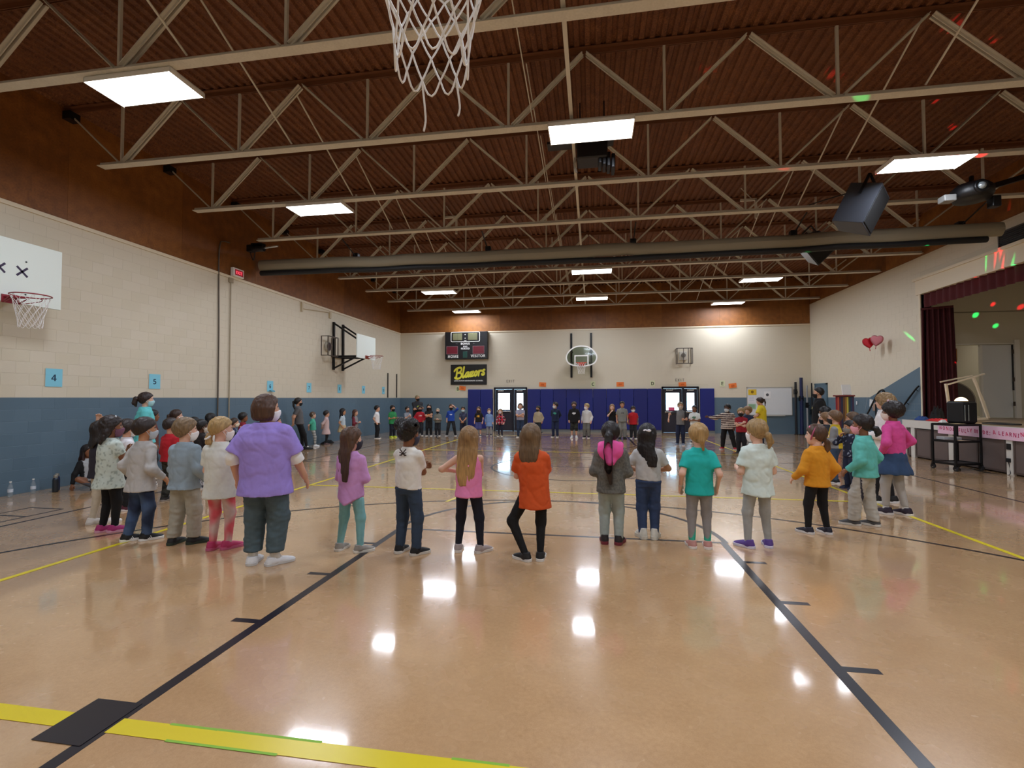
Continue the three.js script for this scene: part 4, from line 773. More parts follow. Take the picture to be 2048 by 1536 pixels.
function polygonize(f, lo, hi, c) {
  const nx = Math.ceil((hi[0] - lo[0]) / c) + 2, ny = Math.ceil((hi[1] - lo[1]) / c) + 2, nz = Math.ceil((hi[2] - lo[2]) / c) + 2, v = new Float32Array(nx * ny * nz), B = 4;
  const at = (i, j, k) => (k * ny + j) * nx + i;
  for (let k = 0; k < nz; k += B) for (let j = 0; j < ny; j += B) for (let i = 0; i < nx; i += B) {
    const m = f(lo[0] + (i + B / 2) * c, lo[1] + (j + B / 2) * c, lo[2] + (k + B / 2) * c), far = Math.abs(m) > c * B * 1.35;
    for (let kk = k; kk < Math.min(k + B, nz); kk++) for (let jj = j; jj < Math.min(j + B, ny); jj++) for (let ii = i; ii < Math.min(i + B, nx); ii++) v[at(ii, jj, kk)] = far ? m : f(lo[0] + ii * c, lo[1] + jj * c, lo[2] + kk * c);
  }
  const id = new Int32Array(nx * ny * nz).fill(-1), pos = [], idx = [];
  const E = [[0, 1], [2, 3], [4, 5], [6, 7], [0, 2], [1, 3], [4, 6], [5, 7], [0, 4], [1, 5], [2, 6], [3, 7]], g = new Float32Array(8);
  for (let k = 0; k < nz - 1; k++) for (let j = 0; j < ny - 1; j++) for (let i = 0; i < nx - 1; i++) {
    let m = 0; for (let q = 0; q < 8; q++) { g[q] = v[at(i + (q & 1), j + ((q >> 1) & 1), k + (q >> 2))]; if (g[q] < 0) m |= 1 << q; }
    if (m === 0 || m === 255) continue;
    let sx = 0, sy = 0, sz = 0, n = 0;
    for (const [a, b] of E) { if (((m >> a) & 1) === ((m >> b) & 1)) continue; const t = g[a] / (g[a] - g[b]); sx += (a & 1) + ((b & 1) - (a & 1)) * t; sy += ((a >> 1) & 1) + (((b >> 1) & 1) - ((a >> 1) & 1)) * t; sz += (a >> 2) + ((b >> 2) - (a >> 2)) * t; n++; }
    id[at(i, j, k)] = pos.length / 3; pos.push(lo[0] + (i + sx / n) * c, lo[1] + (j + sy / n) * c, lo[2] + (k + sz / n) * c);
  }
  const quad = (a, b, d, e, flip) => { if (a < 0 || b < 0 || d < 0 || e < 0) return; if (flip) idx.push(a, d, b, a, e, d); else idx.push(a, b, d, a, d, e); };
  for (let k = 1; k < nz - 1; k++) for (let j = 1; j < ny - 1; j++) for (let i = 1; i < nx - 1; i++) {
    const s = v[at(i, j, k)] < 0;
    if (s !== v[at(i + 1, j, k)] < 0) quad(id[at(i, j - 1, k - 1)], id[at(i, j, k - 1)], id[at(i, j, k)], id[at(i, j - 1, k)], !s);
    if (s !== v[at(i, j + 1, k)] < 0) quad(id[at(i - 1, j, k - 1)], id[at(i - 1, j, k)], id[at(i, j, k)], id[at(i, j, k - 1)], !s);
    if (s !== v[at(i, j, k + 1)] < 0) quad(id[at(i - 1, j - 1, k)], id[at(i, j - 1, k)], id[at(i, j, k)], id[at(i - 1, j, k)], !s);
  }
  const geo = new THREE.BufferGeometry(); geo.setAttribute('position', new THREE.Float32BufferAttribute(pos, 3)); geo.setIndex(idx); geo.computeVertexNormals();
  return geo;
}
const lin = (hex) => { const c = new THREE.Color(hex); return [c.r, c.g, c.b]; };
function paint(geo, fn) { const p = geo.attributes.position, n = geo.attributes.normal, a = new Float32Array(p.count * 3); for (let i = 0; i < p.count; i++) { const c = fn(p.getX(i), p.getY(i), p.getZ(i), n.getX(i), n.getY(i), n.getZ(i)); a[i * 3] = c[0]; a[i * 3 + 1] = c[1]; a[i * 3 + 2] = c[2]; } geo.setAttribute('color', new THREE.BufferAttribute(a, 3)); return geo; }
function push(geo, fn) { const p = geo.attributes.position, n = geo.attributes.normal; for (let i = 0; i < p.count; i++) { const x = p.getX(i), y = p.getY(i), z = p.getZ(i), d = fn(x, y, z); p.setXYZ(i, x + n.getX(i) * d, y + n.getY(i) * d, z + n.getZ(i) * d); } geo.computeVertexNormals(); return geo; }
function joinC(list) {                                                // merge indexed geometries with colours
  let nv = 0, ni = 0; for (const g of list) { nv += g.attributes.position.count; ni += g.index.count; }
  const P = new Float32Array(nv * 3), N = new Float32Array(nv * 3), C = new Float32Array(nv * 3), I = new Uint32Array(ni); let a = 0, b = 0;
  for (const g of list) { P.set(g.attributes.position.array, a * 3); N.set(g.attributes.normal.array, a * 3); C.set(g.attributes.color.array, a * 3); for (let i = 0; i < g.index.count; i++) I[b + i] = g.index.array[i] + a; a += g.attributes.position.count; b += g.index.count; }
  const o = new THREE.BufferGeometry(); o.setAttribute('position', new THREE.BufferAttribute(P, 3)); o.setAttribute('normal', new THREE.BufferAttribute(N, 3)); o.setAttribute('color', new THREE.BufferAttribute(C, 3)); o.setIndex(new THREE.BufferAttribute(I, 1)); return o;
}
const PM = { skin: new THREE.MeshStandardMaterial({ vertexColors: true, roughness: .55 }), cloth: new THREE.MeshStandardMaterial({ vertexColors: true, roughness: .88 }), hair: new THREE.MeshStandardMaterial({ vertexColors: true, roughness: .5 }) };
const shadeMats = {}; const flatM = (c, r = .7) => shadeMats[c + '_' + r] ??= std(c, r);
// ---- shared shoe shapes, foot length 1, ankle over z = 0, toe to +z ----
const shoeUpper = (() => { const f = union([ell([0, .13, -.1], [.165, .2, .2]), ell([0, .15, .2], [.165, .17, .3]), ell([0, .1, .46], [.175, .125, .24]), cap([0, .2, -.06], [0, .42, -.09], .155, .15)], .12); const top = (x, y, z) => Math.max(f(x, y, z), .07 - y, y - .38 + Math.max(0, z + .02) * .32); return polygonize(top, [-.25, 0, -.4], [.25, .5, .8], .028); })();
const shoeSole = (() => { const s = new THREE.Shape(); s.moveTo(0, -.31); s.bezierCurveTo(.2, -.32, .17, -.1, .15, .05); s.bezierCurveTo(.14, .2, .22, .4, .19, .55); s.bezierCurveTo(.16, .74, -.16, .74, -.19, .55); s.bezierCurveTo(-.22, .4, -.14, .2, -.15, .05); s.bezierCurveTo(-.17, -.1, -.2, -.32, 0, -.31); return new THREE.ExtrudeGeometry(s, { depth: .1, bevelEnabled: true, bevelSize: .012, bevelThickness: .012, bevelSegments: 2, curveSegments: 8 }).rotateX(Math.PI / 2).scale(1, 1, 1).translate(0, .113, 0); })();
shoeSole.computeBoundingBox();
const shoeLace = merge([0, 1, 2, 3].map((i) => bar(new THREE.Vector3(-.085, .315 - i * .026, .1 + i * .075), new THREE.Vector3(.085, .315 - i * .026, .1 + i * .075), .03, .02)));
const vv = (a) => new THREE.Vector3(...a), lerp3 = (a, b, t) => [a[0] + (b[0] - a[0]) * t, a[1] + (b[1] - a[1]) * t, a[2] + (b[2] - a[2]) * t];
function ik(S, T, a, b, hint) {
  const s = vv(S), t = vv(T), dv = t.clone().sub(s); let L = dv.length(); const mx = (a + b) * .995; if (L > mx) { dv.multiplyScalar(mx / L); t.copy(s).add(dv); L = mx; }
  const d = dv.clone().normalize(), x = (a * a - b * b + L * L) / (2 * L), h = Math.sqrt(Math.max(0, a * a - x * x)), n = vv(hint); n.addScaledVector(d, -n.dot(d)).normalize();
  const e = s.clone().addScaledVector(d, x).addScaledVector(n, h); return [e.toArray(), t.toArray()];
}
const ARM = {                                                        // wrist target and elbow hint for the left (+x) arm, in heights
  down: [[.14, .485, .02], [.3, 0, -1]], clasp: [[.035, .6, .135], [.6, -.6, -.6]], high_clasp: [[.03, .68, .14], [.55, -1, -.3]], cross: [[-.045, .635, .12], [.7, -.9, 0]], hip: [[.125, .545, .035], [1, 0, -.7]],
  face: [[.035, .77, .13], [.7, -1, .2]], raise: [[.15, .99, .03], [1, 0, .2]], back: [[.04, .51, -.115], [1, 0, -.6]], fore: [[.13, .57, .17], [.6, -.4, -1]], out: [[.38, .74, .08], [0, -1, -.3]], pocket: [[.125, .5, .05], [1, 0, -.9]], prop: [[.24, .44, -.06], [1, 0, -.4]], bent: [[.09, .6, .14], [.45, -.6, -1]],
};
const patterns = {
  stripes: (a, b, n) => (x, y) => ((Math.floor(y * n) % 2) ? a : b),
  fleck: (a, b, f = 38, th = .34) => (x, y, z) => (N3(x * f, y * f, z * f) > th ? b : a),
  tiedye: (a, b) => (x, y, z) => { const t = Math.min(1, Math.max(0, .5 + 1.6 * N3(x * 11, y * 9, z * 11))); return a.map((v, i) => v + (b[i] - v) * t); },
  plaid: (a, b) => (x, y, z) => ((Math.sin(x * 60) + Math.sin(y * 60) > .5) ? b : N3(x * 20, y * 20, z * 20) > .25 ? [.5, .5, .5] : a),
};
// o: x, d, H, face (0 away from camera, 90 to the right, 180 to the camera), everything else optional
function person(o) {
  const H = o.H, a = Math.max(0, Math.min(1, (1.62 - H) / .35)), adult = 1 - a, bulk = o.bulk ?? 1;
  const near = o.d < 8.6, midd = o.d < 13, cC = near ? .0115 : midd ? .0155 : .02, cH = near ? .0075 : midd ? .01 : .013, cF = near ? .0048 : midd ? .0065 : .0085;
  const g = new THREE.Group(); g.name = numbered('person'); scene.add(g); g.position.set(o.x, 0, -o.d); g.rotation.y = Math.PI - (o.face ?? 0) * Math.PI / 180;
  tag(g, o.label, 'person', o.group);
  const hairTop = o.hairTop ?? .012, hh = (H - hairTop) * (.146 + .037 * a) * (o.headScale ?? 1), chin = H - hairTop - hh;
  const drop = o.sit ? -(.475 * H - .1 * H) : 0;                      // sitting lowers the trunk; H is then the standing height
  const shY = chin - .04 * H, shX = (o.shoulder ?? (.09 + .01 * adult)) * H * (1 + (bulk - 1) * .25), hipY = (.496 + .018 * adult) * H, ankY = .05 * H;
  const lean = o.lean ?? 0, cz = (y) => lean * Math.max(0, y - hipY), sway = o.sway ?? 0, cx = (y) => sway * (1 - Math.min(1, Math.abs(y - hipY) / (.4 * H))) * H;
  const Yd = (y) => y + drop;
  const skinC = lin(o.skin ?? 0xd9a78a);
  // trunk sections: y, rx, rz
  const T = [[hipY - .045 * H, .07, .06], [hipY + .01 * H, .096, .074], [hipY + .1 * H, .086, .066], [hipY + (shY - hipY) * .7, .094, .068], [shY - .028 * H, .09, .058], [shY + .0 * H, .062, .048], [shY + .035 * H, .042, .04]].map(([y, rx, rz]) => [y, rx * H * bulk, rz * H * bulk]);
  const sec = (ease, from, to, extra = []) => { const L = T.filter(([y]) => y >= from - .001 && y <= to + .001).map(([y, rx, rz]) => [Yd(y), rx + ease, rz + ease, cx(y), cz(y)]); return [...extra, ...L].sort((p, q) => p[0] - q[0]); };
  // limbs
  const arms = [], ul = .163 * H, fl = .142 * H;
  for (const s of [1, -1]) {
    const spec = s > 0 ? (o.armL ?? o.arms ?? 'down') : (o.armR ?? o.arms ?? 'down'), [t, hint] = typeof spec === 'string' ? ARM[spec] : spec;
    let tx = t[0] * (1 + (bulk - 1) * .5), tz = t[2] * (1 + (bulk - 1) * .9); let ty = t[1]; if (spec === 'cross' && s < 0) { ty += .025; tz += .018; }
    const S = [s * shX + cx(shY), Yd(shY - .03 * H), cz(shY)], W = [s * tx * H, Yd(ty * H), tz * H + cz(ty * H)];
    const [e, w] = ik(S, W, ul, fl, [hint[0] * s, hint[1], hint[2]]); arms.push({ s, S, E: e, W: w });
  }
  const legs = [], feet = o.feet ?? [[.062, 0, 8], [-.062, 0, -8]], ll = (hipY - .01 * H - ankY) * .5035;
  feet.forEach(([fx, fz, yaw, fy = 0, bend = 0], i) => { const s = i ? -1 : 1, Hp = [s * .05 * H * (1 + (bulk - 1) * .7) + cx(hipY), Yd(hipY - .01 * H), 0], A = [fx * H, ankY + fy * H, fz * H], r = yaw * Math.PI / 180; const [k, an] = ik(Hp, A, ll * (1 + bend), ll * (1 + bend), o.knee?.[i] ?? [Math.sin(r) * .6, 0, 1]); legs.push({ s, Hp, K: k, A: an, yaw: r, fy }); });
  const r = (f) => f * H * (1 + (bulk - 1) * .75);
  const armP = (e, t0 = 1, cutUp = null) => arms.flatMap(({ S, E: q, W }) => [cap(S, q, r(.031) + e, r(.024) + e), cap(q, lerp3(q, W, t0), r(.0235) + e, (r(.0235) + (r(.0155) - r(.0235)) * t0) + e, cutUp)]);
  const legP = (e, loose = 0) => legs.flatMap(({ Hp, K, A }) => [cap(Hp, K, r(.05) + e, r(.035) + e + loose * .6), cap(K, A, r(.035) + e + loose * .6, r(.0215) + e + loose)]);
  // ---- head ----
  const hp = new THREE.Object3D(); hp.position.set(cx(chin), Yd(chin) - 0, cz(chin) + .012 * H); hp.rotation.order = 'YXZ'; hp.rotation.set((o.headPitch ?? 0) * Math.PI / 180, -(o.headYaw ?? 0) * Math.PI / 180, (o.headRoll ?? 0) * Math.PI / 180); hp.scale.setScalar(hh); hp.updateMatrix();
  const headF = union([ell([0, .6, -.05], [.35, .4, .42]), ell([0, .38, .1], [.28, .38, .3]), ell([0, .17, .16], [.19, .17, .2]), ell([.35, .44, -.02], [.04, .1, .07]), ell([-.35, .44, -.02], [.04, .1, .07]), cap([0, .25, -.07], [0, -.3, -.1], .19, .2)], .07);
  const headN = (x, y, z) => smin(headF(x, y, z), cap([0, .5, .385], [0, .37, .42], .03, .05)(x, y, z), .05);
  const hc = cH / hh; const head = polygonize(headN, [-.5, -.34, -.6], [.5, 1.1, .6], hc);
  paint(head, (x, y, z) => {
    let c = skinC.slice();
    if (z > .2) { const ex = Math.abs(x) - .135, ey = y - .475; const e = Math.hypot(ex / .062, ey / .032); if (e < 1) c = Math.hypot(ex, ey * 1.1) < .034 ? [.03, .02, .015] : [.6, .58, .56]; else if (Math.hypot((Math.abs(x) - .14) / .09, (y - .56) / .022) < 1) c = lin(o.hair?.color ?? 0x3a2418).map((v) => v * .8); if (Math.hypot(x / .1, (y - .2) / .03) < 1 && z > .28) c = [skinC[0] * .8, skinC[1] * .5, skinC[2] * .5]; }
    return c;
  });
  head.applyMatrix4(hp.matrix);
  // ---- hands ----
  const hands = arms.map(({ s, S, E: q, W }, i) => {
    const hl = .098 * H, f = vv(W).sub(vv(q)).normalize(); let up = vv([-s * .5, 0, .9]); if (Math.abs(f.y) < .6) up = vv([0, 1, 0]);
    const zt = up.addScaledVector(f, -up.dot(f)).normalize();        // thumb side
    const pn = new THREE.Vector3().crossVectors(f, zt);              // palm normal (sign fixed below)
    if (pn.x * s > 0 && Math.abs(f.y) > .6) pn.negate(); if (Math.abs(f.y) <= .6 && pn.z > 0) pn.negate();
    const P = (u, v, w) => [W[0] + (f.x * u + zt.x * v + pn.x * w) * hl, W[1] + (f.y * u + zt.y * v + pn.y * w) * hl, W[2] + (f.z * u + zt.z * v + pn.z * w) * hl];
    const k = hl, curl = o.curl ?? .5, pr = [cap(lerp3(q, W, .82), W, r(.017), r(.0155)), cap(P(.02, 0, 0), P(.42, .12, 0), .15 * k, .115 * k), cap(P(.02, 0, 0), P(.44, -.08, 0), .15 * k, .115 * k)];
    [.17, .06, -.055, -.16].forEach((v, n) => { const len = [.42, .47, .44, .34][n], b = P(.46, v, 0), m = P(.46 + len * .5, v * 1.12, .1 * curl * 2), t2 = P(.46 + len * (.5 + .42 * (1 - curl)), v * 1.15, .1 * curl * 2 + len * .5 * curl); pr.push(cap(b, m, .072 * k, .066 * k), cap(m, t2, .066 * k, .056 * k)); });
    pr.push(cap(P(.12, .12, .02), P(.34, .32, .06), .085 * k, .072 * k), cap(P(.34, .32, .06), P(.55, .34, .1), .072 * k, .058 * k));
    const c = P(.5, .05, .1), R = .85 * hl; const geo = polygonize(union(pr, .035 * k), [c[0] - R, c[1] - R, c[2] - R], [c[0] + R, c[1] + R, c[2] + R], cF);
    return paint(geo, () => skinC);
  });
  // ---- body under the clothes ----
  const bodyF = union([loft(sec(0, 0, 9)), ...armP(0, .97), ...legP(0), ...legs.map(({ A, yaw }) => cap([A[0], A[1] - .01 * H, A[2]], [A[0] + Math.sin(yaw) * .05 * H, A[1] - .028 * H, A[2] + Math.cos(yaw) * .05 * H], .02 * H, .014 * H))], .02 * H);
  const bx0 = [-.42 * H, -.01, -.4 * H], bx1 = [.42 * H, H * 1.08, .62 * H];
  const body = paint(polygonize(bodyF, bx0, [bx1[0], Yd(shY) + .3 * H, bx1[2]], cC * 1.25), (x, y) => (!o.sit && y < .078 * H && o.sock !== null ? lin(o.sock ?? 0xe4e0da) : skinC));
  const bm = mesh('body', joinC([body, head, ...hands]), PM.skin, g);
  // ---- trousers / skirt ----
  const bo = o.bottom ?? {}, bc = lin(bo.color ?? 0x222428), bt = bo.type ?? 'pants';
  {
    const loose = ({ leggings: 0, jeans: .008, pants: .012, sweats: .02, shorts: .016 })[bt] ?? 0, e = ({ leggings: .005, jeans: .01, pants: .012, sweats: .015, shorts: .014 })[bt] ?? .006;
    let f = union([loft(sec(e, hipY - .06 * H, hipY + .11 * H)), ...legP(e, loose)], .022 * H);
    const top = Yd(hipY + Math.min(bo.rise ?? .085, (o.top?.hem ?? -.04) + (bo.tuck === 0 ? .09 : .03) + (o.top?.curve ?? 0) * .11) * H), len = bo.len ?? (bt === 'shorts' ? .26 : .046);
    if (bt === 'skirt') { const s = loft([[Yd(hipY - (bo.long ?? .17) * H), .155 * H, .13 * H, cx(hipY), 0], [Yd(hipY - .02 * H), .118 * H, .095 * H, cx(hipY), 0], [Yd(hipY + .09 * H), .09 * H * bulk, .07 * H * bulk, cx(hipY), 0]]); f = s; }
    const hemY = Yd(hipY + (o.top?.hem ?? -.04) * H), cut = bt === 'skirt' ? f : (x, y, z) => Math.max(f(x, y, z) + Math.min(bo.tuck ?? .03, Math.max(0, y - hemY - (o.top?.curve ?? 0) * Math.abs(x) + .004) * .9), y - top, len * H - y);
    const geo = polygonize(cut, [bx0[0], 0, bx0[2]], [bx1[0], top + .05, bx1[2]], cC);
    const amp = ({ leggings: .0022, jeans: .004, pants: .005, sweats: .007, shorts: .005, skirt: .009 })[bt] ?? .004;
    push(geo, (x, y, z) => bt === 'skirt' ? amp * Math.sin(Math.atan2(z, x) * 9 + N3(x * 5, y * 3, z * 5) * 2) * Math.max(0, 1 - (y - Yd(hipY - .17 * H)) / (.25 * H)) : amp * (N3(x * 16, y * 30, z * 16) + .6 * N3(x * 8 + 3, y * 55, z * 8)));
    const pat = bo.pattern;
    paint(geo, (x, y, z, nx, ny, nz) => { let c = pat ? pat(x / H, y / H, z / H, nx) : bc; const v = 1 + .1 * N3(x * 30, y * 30, z * 30); return [c[0] * v, c[1] * v, c[2] * v]; });
    mesh(bt === 'skirt' ? 'skirt' : bt === 'shorts' ? 'shorts' : bt === 'jeans' ? 'jeans' : bt === 'leggings' ? 'leggings' : 'trousers', geo, PM.cloth, g);
    if (bo.under) { const lg = polygonize((x, y, z) => Math.max(union(legP(.005), .02 * H)(x, y, z), y - Yd(hipY - .02 * H), .07 * H - y), [bx0[0], 0, bx0[2]], [bx1[0], hipY + .05, bx1[2]], cC); paint(lg, () => lin(bo.under)); mesh('leggings', lg, PM.cloth, g); }
  }
  // ---- top ----
  const to = o.top ?? {}, tc = lin(to.color ?? 0x888888);
  {
    const ease = to.ease ?? .012, hem = Yd(hipY + (to.hem ?? -.04) * H), sl = to.sleeve ?? 'short', flare = to.flare ?? .006;
    const shape = sec(ease, hipY - .02 * H, shY + .035 * H, [[hem - .03, (.102 * bulk) * H + ease + flare, (.084 * bulk) * H + ease + flare, cx(hipY), 0]]).filter(([y], i) => i === 0 || y > hem - .02);
    shape.forEach((q, i) => { if (i > 0 && i < 4) { q[1] = Math.max(q[1], .096 * H * bulk + ease); q[2] = Math.max(q[2], .072 * H * bulk + ease); } });
    const curve = to.curve ?? 0, trunk = loft(shape), pr = [(x, y, z) => Math.max(trunk(x, y, z), (hem + curve * Math.abs(x) + (to.slant ?? 0) * x - y) * .9)];
    for (const { S, E: q, W } of arms) {
      if (sl === 'none') continue;
      const w0 = r(.033) + ease * .8, w1 = r(.026) + ease * .9;
      if (sl === 'short') { const e = lerp3(S, q, to.sleeveLen ?? .72); pr.push(cap(S, e, w0, w1 + .004 + (to.wide ?? 0), true)); } else if (sl === 'threequarter') { pr.push(cap(S, q, w0, w1), cap(q, lerp3(q, W, .35), w1, w1, true)); } else pr.push(cap(S, q, w0, w1), cap(q, lerp3(q, W, .97), w1, r(.019) + ease * .7, true));
    }
    const full = union(pr, .024 * H);
    const geo = polygonize(full, [-.45 * H, Math.min(hem, Yd(.4 * H)) - .05, -.42 * H], [.45 * H, Yd(H * 1.08), .45 * H], cC);
    const amp = (to.amp ?? .006) * .5;
    push(geo, (x, y, z) => amp * (.9 * N3(x * 6 + H * 7, y * 9, z * 6) - 1.3 * Math.max(0, 1 - 5 * Math.abs(N3((x + y * .5) * 6, y * 5 - x * 3, z * 6 + H * 3))) - .8 * Math.max(0, 1 - 4 * Math.abs(N3((x - y * .4) * 9, y * 8, z * 8 + H * 9))) + .35));
    const pat = to.pattern;
    paint(geo, (x, y, z, nx, ny, nz) => { let c = pat ? pat(x / H, (y - drop) / H, z / H, nz) : tc; if (to.sleeves && Math.abs(x) > shX * .92) c = lin(to.sleeves); if (to.print && nz > .3 && Math.hypot((x - (to.px ?? 0) * H) / (.05 * H), (y - Yd(shY - .1 * H)) / ((to.ph ?? .025) * H)) < 1 && N3(x * 70, y * 70, 1) > -.25) c = lin(to.print); const v = 1 + .07 * N3(x * 40, y * 40, z * 40); return [c[0] * v, c[1] * v, c[2] * v]; });
    mesh(to.name ?? ({ short: 'tshirt', long: 'sweater', none: 'tank_top', threequarter: 'shirt' })[sl], geo, PM.cloth, g);
    if (to.under) { for (const { S, E: q, W } of arms) { const p2 = [cap(lerp3(S, q, .5), q, r(.03) + .008, r(.03) + .008), cap(q, lerp3(q, W, to.underLen ?? .12), r(.028) + .01, r(.03) + .012, true)], lo = [1e9, 1e9, 1e9], hi = [-1e9, -1e9, -1e9]; for (const pt of [S, q]) for (let k = 0; k < 3; k++) { lo[k] = Math.min(lo[k], pt[k] - .12); hi[k] = Math.max(hi[k], pt[k] + .12); } const ug = polygonize(union(p2, .01), lo, hi, cC); paint(ug, () => lin(to.under)); mesh('undershirt_sleeve', ug, PM.cloth, g); } }
    if (to.hood) { const hg = polygonize(union([ell([0, Yd(shY + .0 * H), -.085 * H], [.105 * H, .085 * H, .05 * H]), cap([-.07 * H, Yd(shY + .03 * H), -.03 * H], [0, Yd(shY - .09 * H), -.1 * H], .035 * H, .03 * H), cap([.07 * H, Yd(shY + .03 * H), -.03 * H], [0, Yd(shY - .09 * H), -.1 * H], .035 * H, .03 * H)], .03 * H), [-.2 * H, Yd(shY - .2 * H), -.25 * H], [.2 * H, Yd(shY + .15 * H), .1 * H], cC); push(hg, (x, y, z) => .006 * N3(x * 20, y * 20, z * 20)); paint(hg, () => lin(to.hood)); mesh('hood', hg, PM.cloth, g); }
    if (to.lattice) { const p = [], y0 = Yd(shY - .0 * H), z0 = -.072 * H; for (const [x1, y1, x2, y2] of [[-.028, .02, .018, -.03], [.028, .02, -.018, -.03], [-.03, -.005, .03, -.028], [.03, -.005, -.03, -.028]]) p.push(bar(new THREE.Vector3(x1 * H, y0 + y1 * H, z0), new THREE.Vector3(x2 * H, y0 + y2 * H, z0), .008, .006)); mesh('neck_lattice', p, flatM(to.lattice), g); }
  }
  // ---- hair ----
  const ha = o.hair ?? {}, hcol = lin(ha.color ?? 0x2c1c12), ht = ha.type ?? 'short';
  if (ht !== 'none') {
    const th = ha.thick ?? .075, front = ha.front ?? .37, sl = ha.slope ?? 1, capE = ell([0, .6, -.06], [.35 + th, .4 + th, .42 + th]), low = ha.low ?? .12;
    const base = (x, y, z) => -smin(-capE(x, y, z), smin(-((z - front) - (y - .75) * sl) * .7, y - low, .05), .07);
    const pr = [base]; let k = .05; const L = ha.len ?? .8;
    if (ht === 'long' || ht === 'bob') {
      const w = ha.width ?? 1;
      if (ht === 'bob') pr.push(((q) => (x, y, z) => Math.max(q(x, y, z), ((z - .2) - (y - .6) * .2) * .9, .02 - y))(loft([[-.04, .38 * w, .36, 0, -.1], [.2, .5 * w, .47, 0, -.09], [.5, .5 * w, .52, 0, -.07], [.8, .4 * w, .46, 0, -.06]])));
      else { const tilt = ha.tilt ?? 0; pr.push(loft([[-L, .28 * w, .07, tilt * L, -.44], [-L * .6, .43 * w, .1, tilt * L * .6, -.43], [-.12, .46 * w, .15, 0, -.37], [.2, .46 * w, .24, 0, -.24], [.5, .45, .36, 0, -.16], [.75, .36, .38, 0, -.12]])); if (ha.sides) for (const s of [-1, 1]) pr.push(cap([s * .34, .55, -.05], [s * .36, -.15, -.02], .08, .1), cap([s * .36, -.15, -.02], [s * .33, -Math.min(.6, L * .8), .06], .1, .05)); }
    }
    if (ht === 'pony') { const t = ha.tail ?? [[0, .66, -.44], [0, .6, -.6], [.02, .2, -.62], [.0, -.25, -.5]], tr = ha.tr ?? .1; for (let i = 0; i < t.length - 1; i++) pr.push(cap(t[i], t[i + 1], tr * (i ? .95 : .6), tr * (i < t.length - 2 ? 1 : .4))); k = .04; }
    if (ht === 'puffs') { for (const s of [-1, 1]) pr.push(ell([s * (ha.px ?? .4), .9, -.16], [.33, .3, .32])); k = .08; }
    if (ht === 'curly') { pr.push(ell([0, .62, -.1], [.55, .52, .55])); if (ha.len) pr.push(ell([0, .42, -.2], [.66, .62, .55])); }
    const fz = ht === 'curly' ? (x, y, z) => Math.max(union(pr, k)(x, y, z), ((z - .3) - (y - .55) * .9) * .74) : union(pr, k);
    const geo = polygonize(fz, [-.75, Math.min(-L, ...(ha.tail ?? [[0, 0]]).map((q) => q[1])) - .2, -.95], [.75, 1.4, .6], cH / hh);
    const fr = ha.frizz ?? 0;
    push(geo, (x, y, z) => .022 * N3(x * 15, y * 1.8 + 4, z * 15) + .012 * N3(x * 34, y * 3, z * 34) + fr * (N3(x * 8, y * 8, z * 8) + .6 * N3(x * 19, y * 19, z * 19)));
    const c2 = lin(ha.tip ?? ha.color ?? 0x2c1c12);
    paint(geo, (x, y, z) => { const s = 1 + .45 * N3(x * 22, y * 2.2 + 9, z * 22) + .2 * N3(x * 50, y * 4, z * 50), t = Math.max(0, Math.min(1, (.4 - y) / 1.2)); return [0, 1, 2].map((i) => Math.max(.004, (hcol[i] + (c2[i] - hcol[i]) * t) * s)); });
    geo.applyMatrix4(hp.matrix); mesh('hair', geo, PM.hair, g);
    if (ha.tie) { const p = ha.tiePos ?? [0, .63, -.52]; const tg = new THREE.TorusGeometry(ha.tieR ?? .1, .045, 8, 18).rotateX(ha.tieRot ?? .9).translate(...p).applyMatrix4(hp.matrix); mesh('hair_tie', tg, flatM(ha.tie), g); }
    if (ha.band) mesh('headband', new THREE.TorusGeometry(.42, .035, 8, 36).scale(1, 1.03, 1).rotateX(-.35).translate(0, .6, .03).applyMatrix4(hp.matrix), flatM(ha.band), g);
    if (ha.bow) { const b = merge([new THREE.SphereGeometry(.08, 12, 8).scale(1.3, .8, .5).translate(-.09, 0, 0), new THREE.SphereGeometry(.08, 12, 8).scale(1.3, .8, .5).translate(.09, 0, 0), new THREE.SphereGeometry(.04, 10, 8)]).translate(...(ha.bowPos ?? [.2, .98, -.05])).applyMatrix4(hp.matrix); mesh('hair_bow', b, flatM(ha.bow), g); }
  }
  if (o.cap) { mesh('cap', merge([new THREE.SphereGeometry(.44, 24, 12, 0, 6.3, 0, 1.5).scale(.93, 1, 1.08).translate(0, .62, -.06), new THREE.CylinderGeometry(.3, .32, .03, 20, 1, false, -1.2, 2.4).translate(0, .68, .25)]).applyMatrix4(hp.matrix), flatM(o.cap), g); }
  if (o.mask !== undefined) {
    const f = union([ell([0, .36, .12], [.27, .36, .3]), ell([0, .2, .2], [.2, .2, .2]), ell([0, .33, .34], [.12, .12, .12])], .08), m = polygonize((x, y, z) => Math.max(f(x, y, z) - .035, y - .43 + Math.abs(x) * .25, -.02 - y, .1 - z), [-.45, -.15, 0], [.45, .6, .65], cH / hh * .8);
    const straps = [-1, 1].map((s) => merge([tube([new THREE.Vector3(s * .27, .36, .18), new THREE.Vector3(s * .36, .46, .04), new THREE.Vector3(s * .385, .5, -.04)], .012, 8, 4), tube([new THREE.Vector3(s * .24, .12, .14), new THREE.Vector3(s * .35, .28, .04), new THREE.Vector3(s * .385, .4, -.05)], .012, 8, 4)]));
    m.applyMatrix4(hp.matrix); straps.forEach((q) => q.applyMatrix4(hp.matrix));
    const fm = mesh('face_mask', m, flatM(o.mask, .8), g); mesh('ear_loop', straps[0], flatM(o.mask, .8), fm); mesh('ear_loop', straps[1], flatM(o.mask, .8), fm);
  }
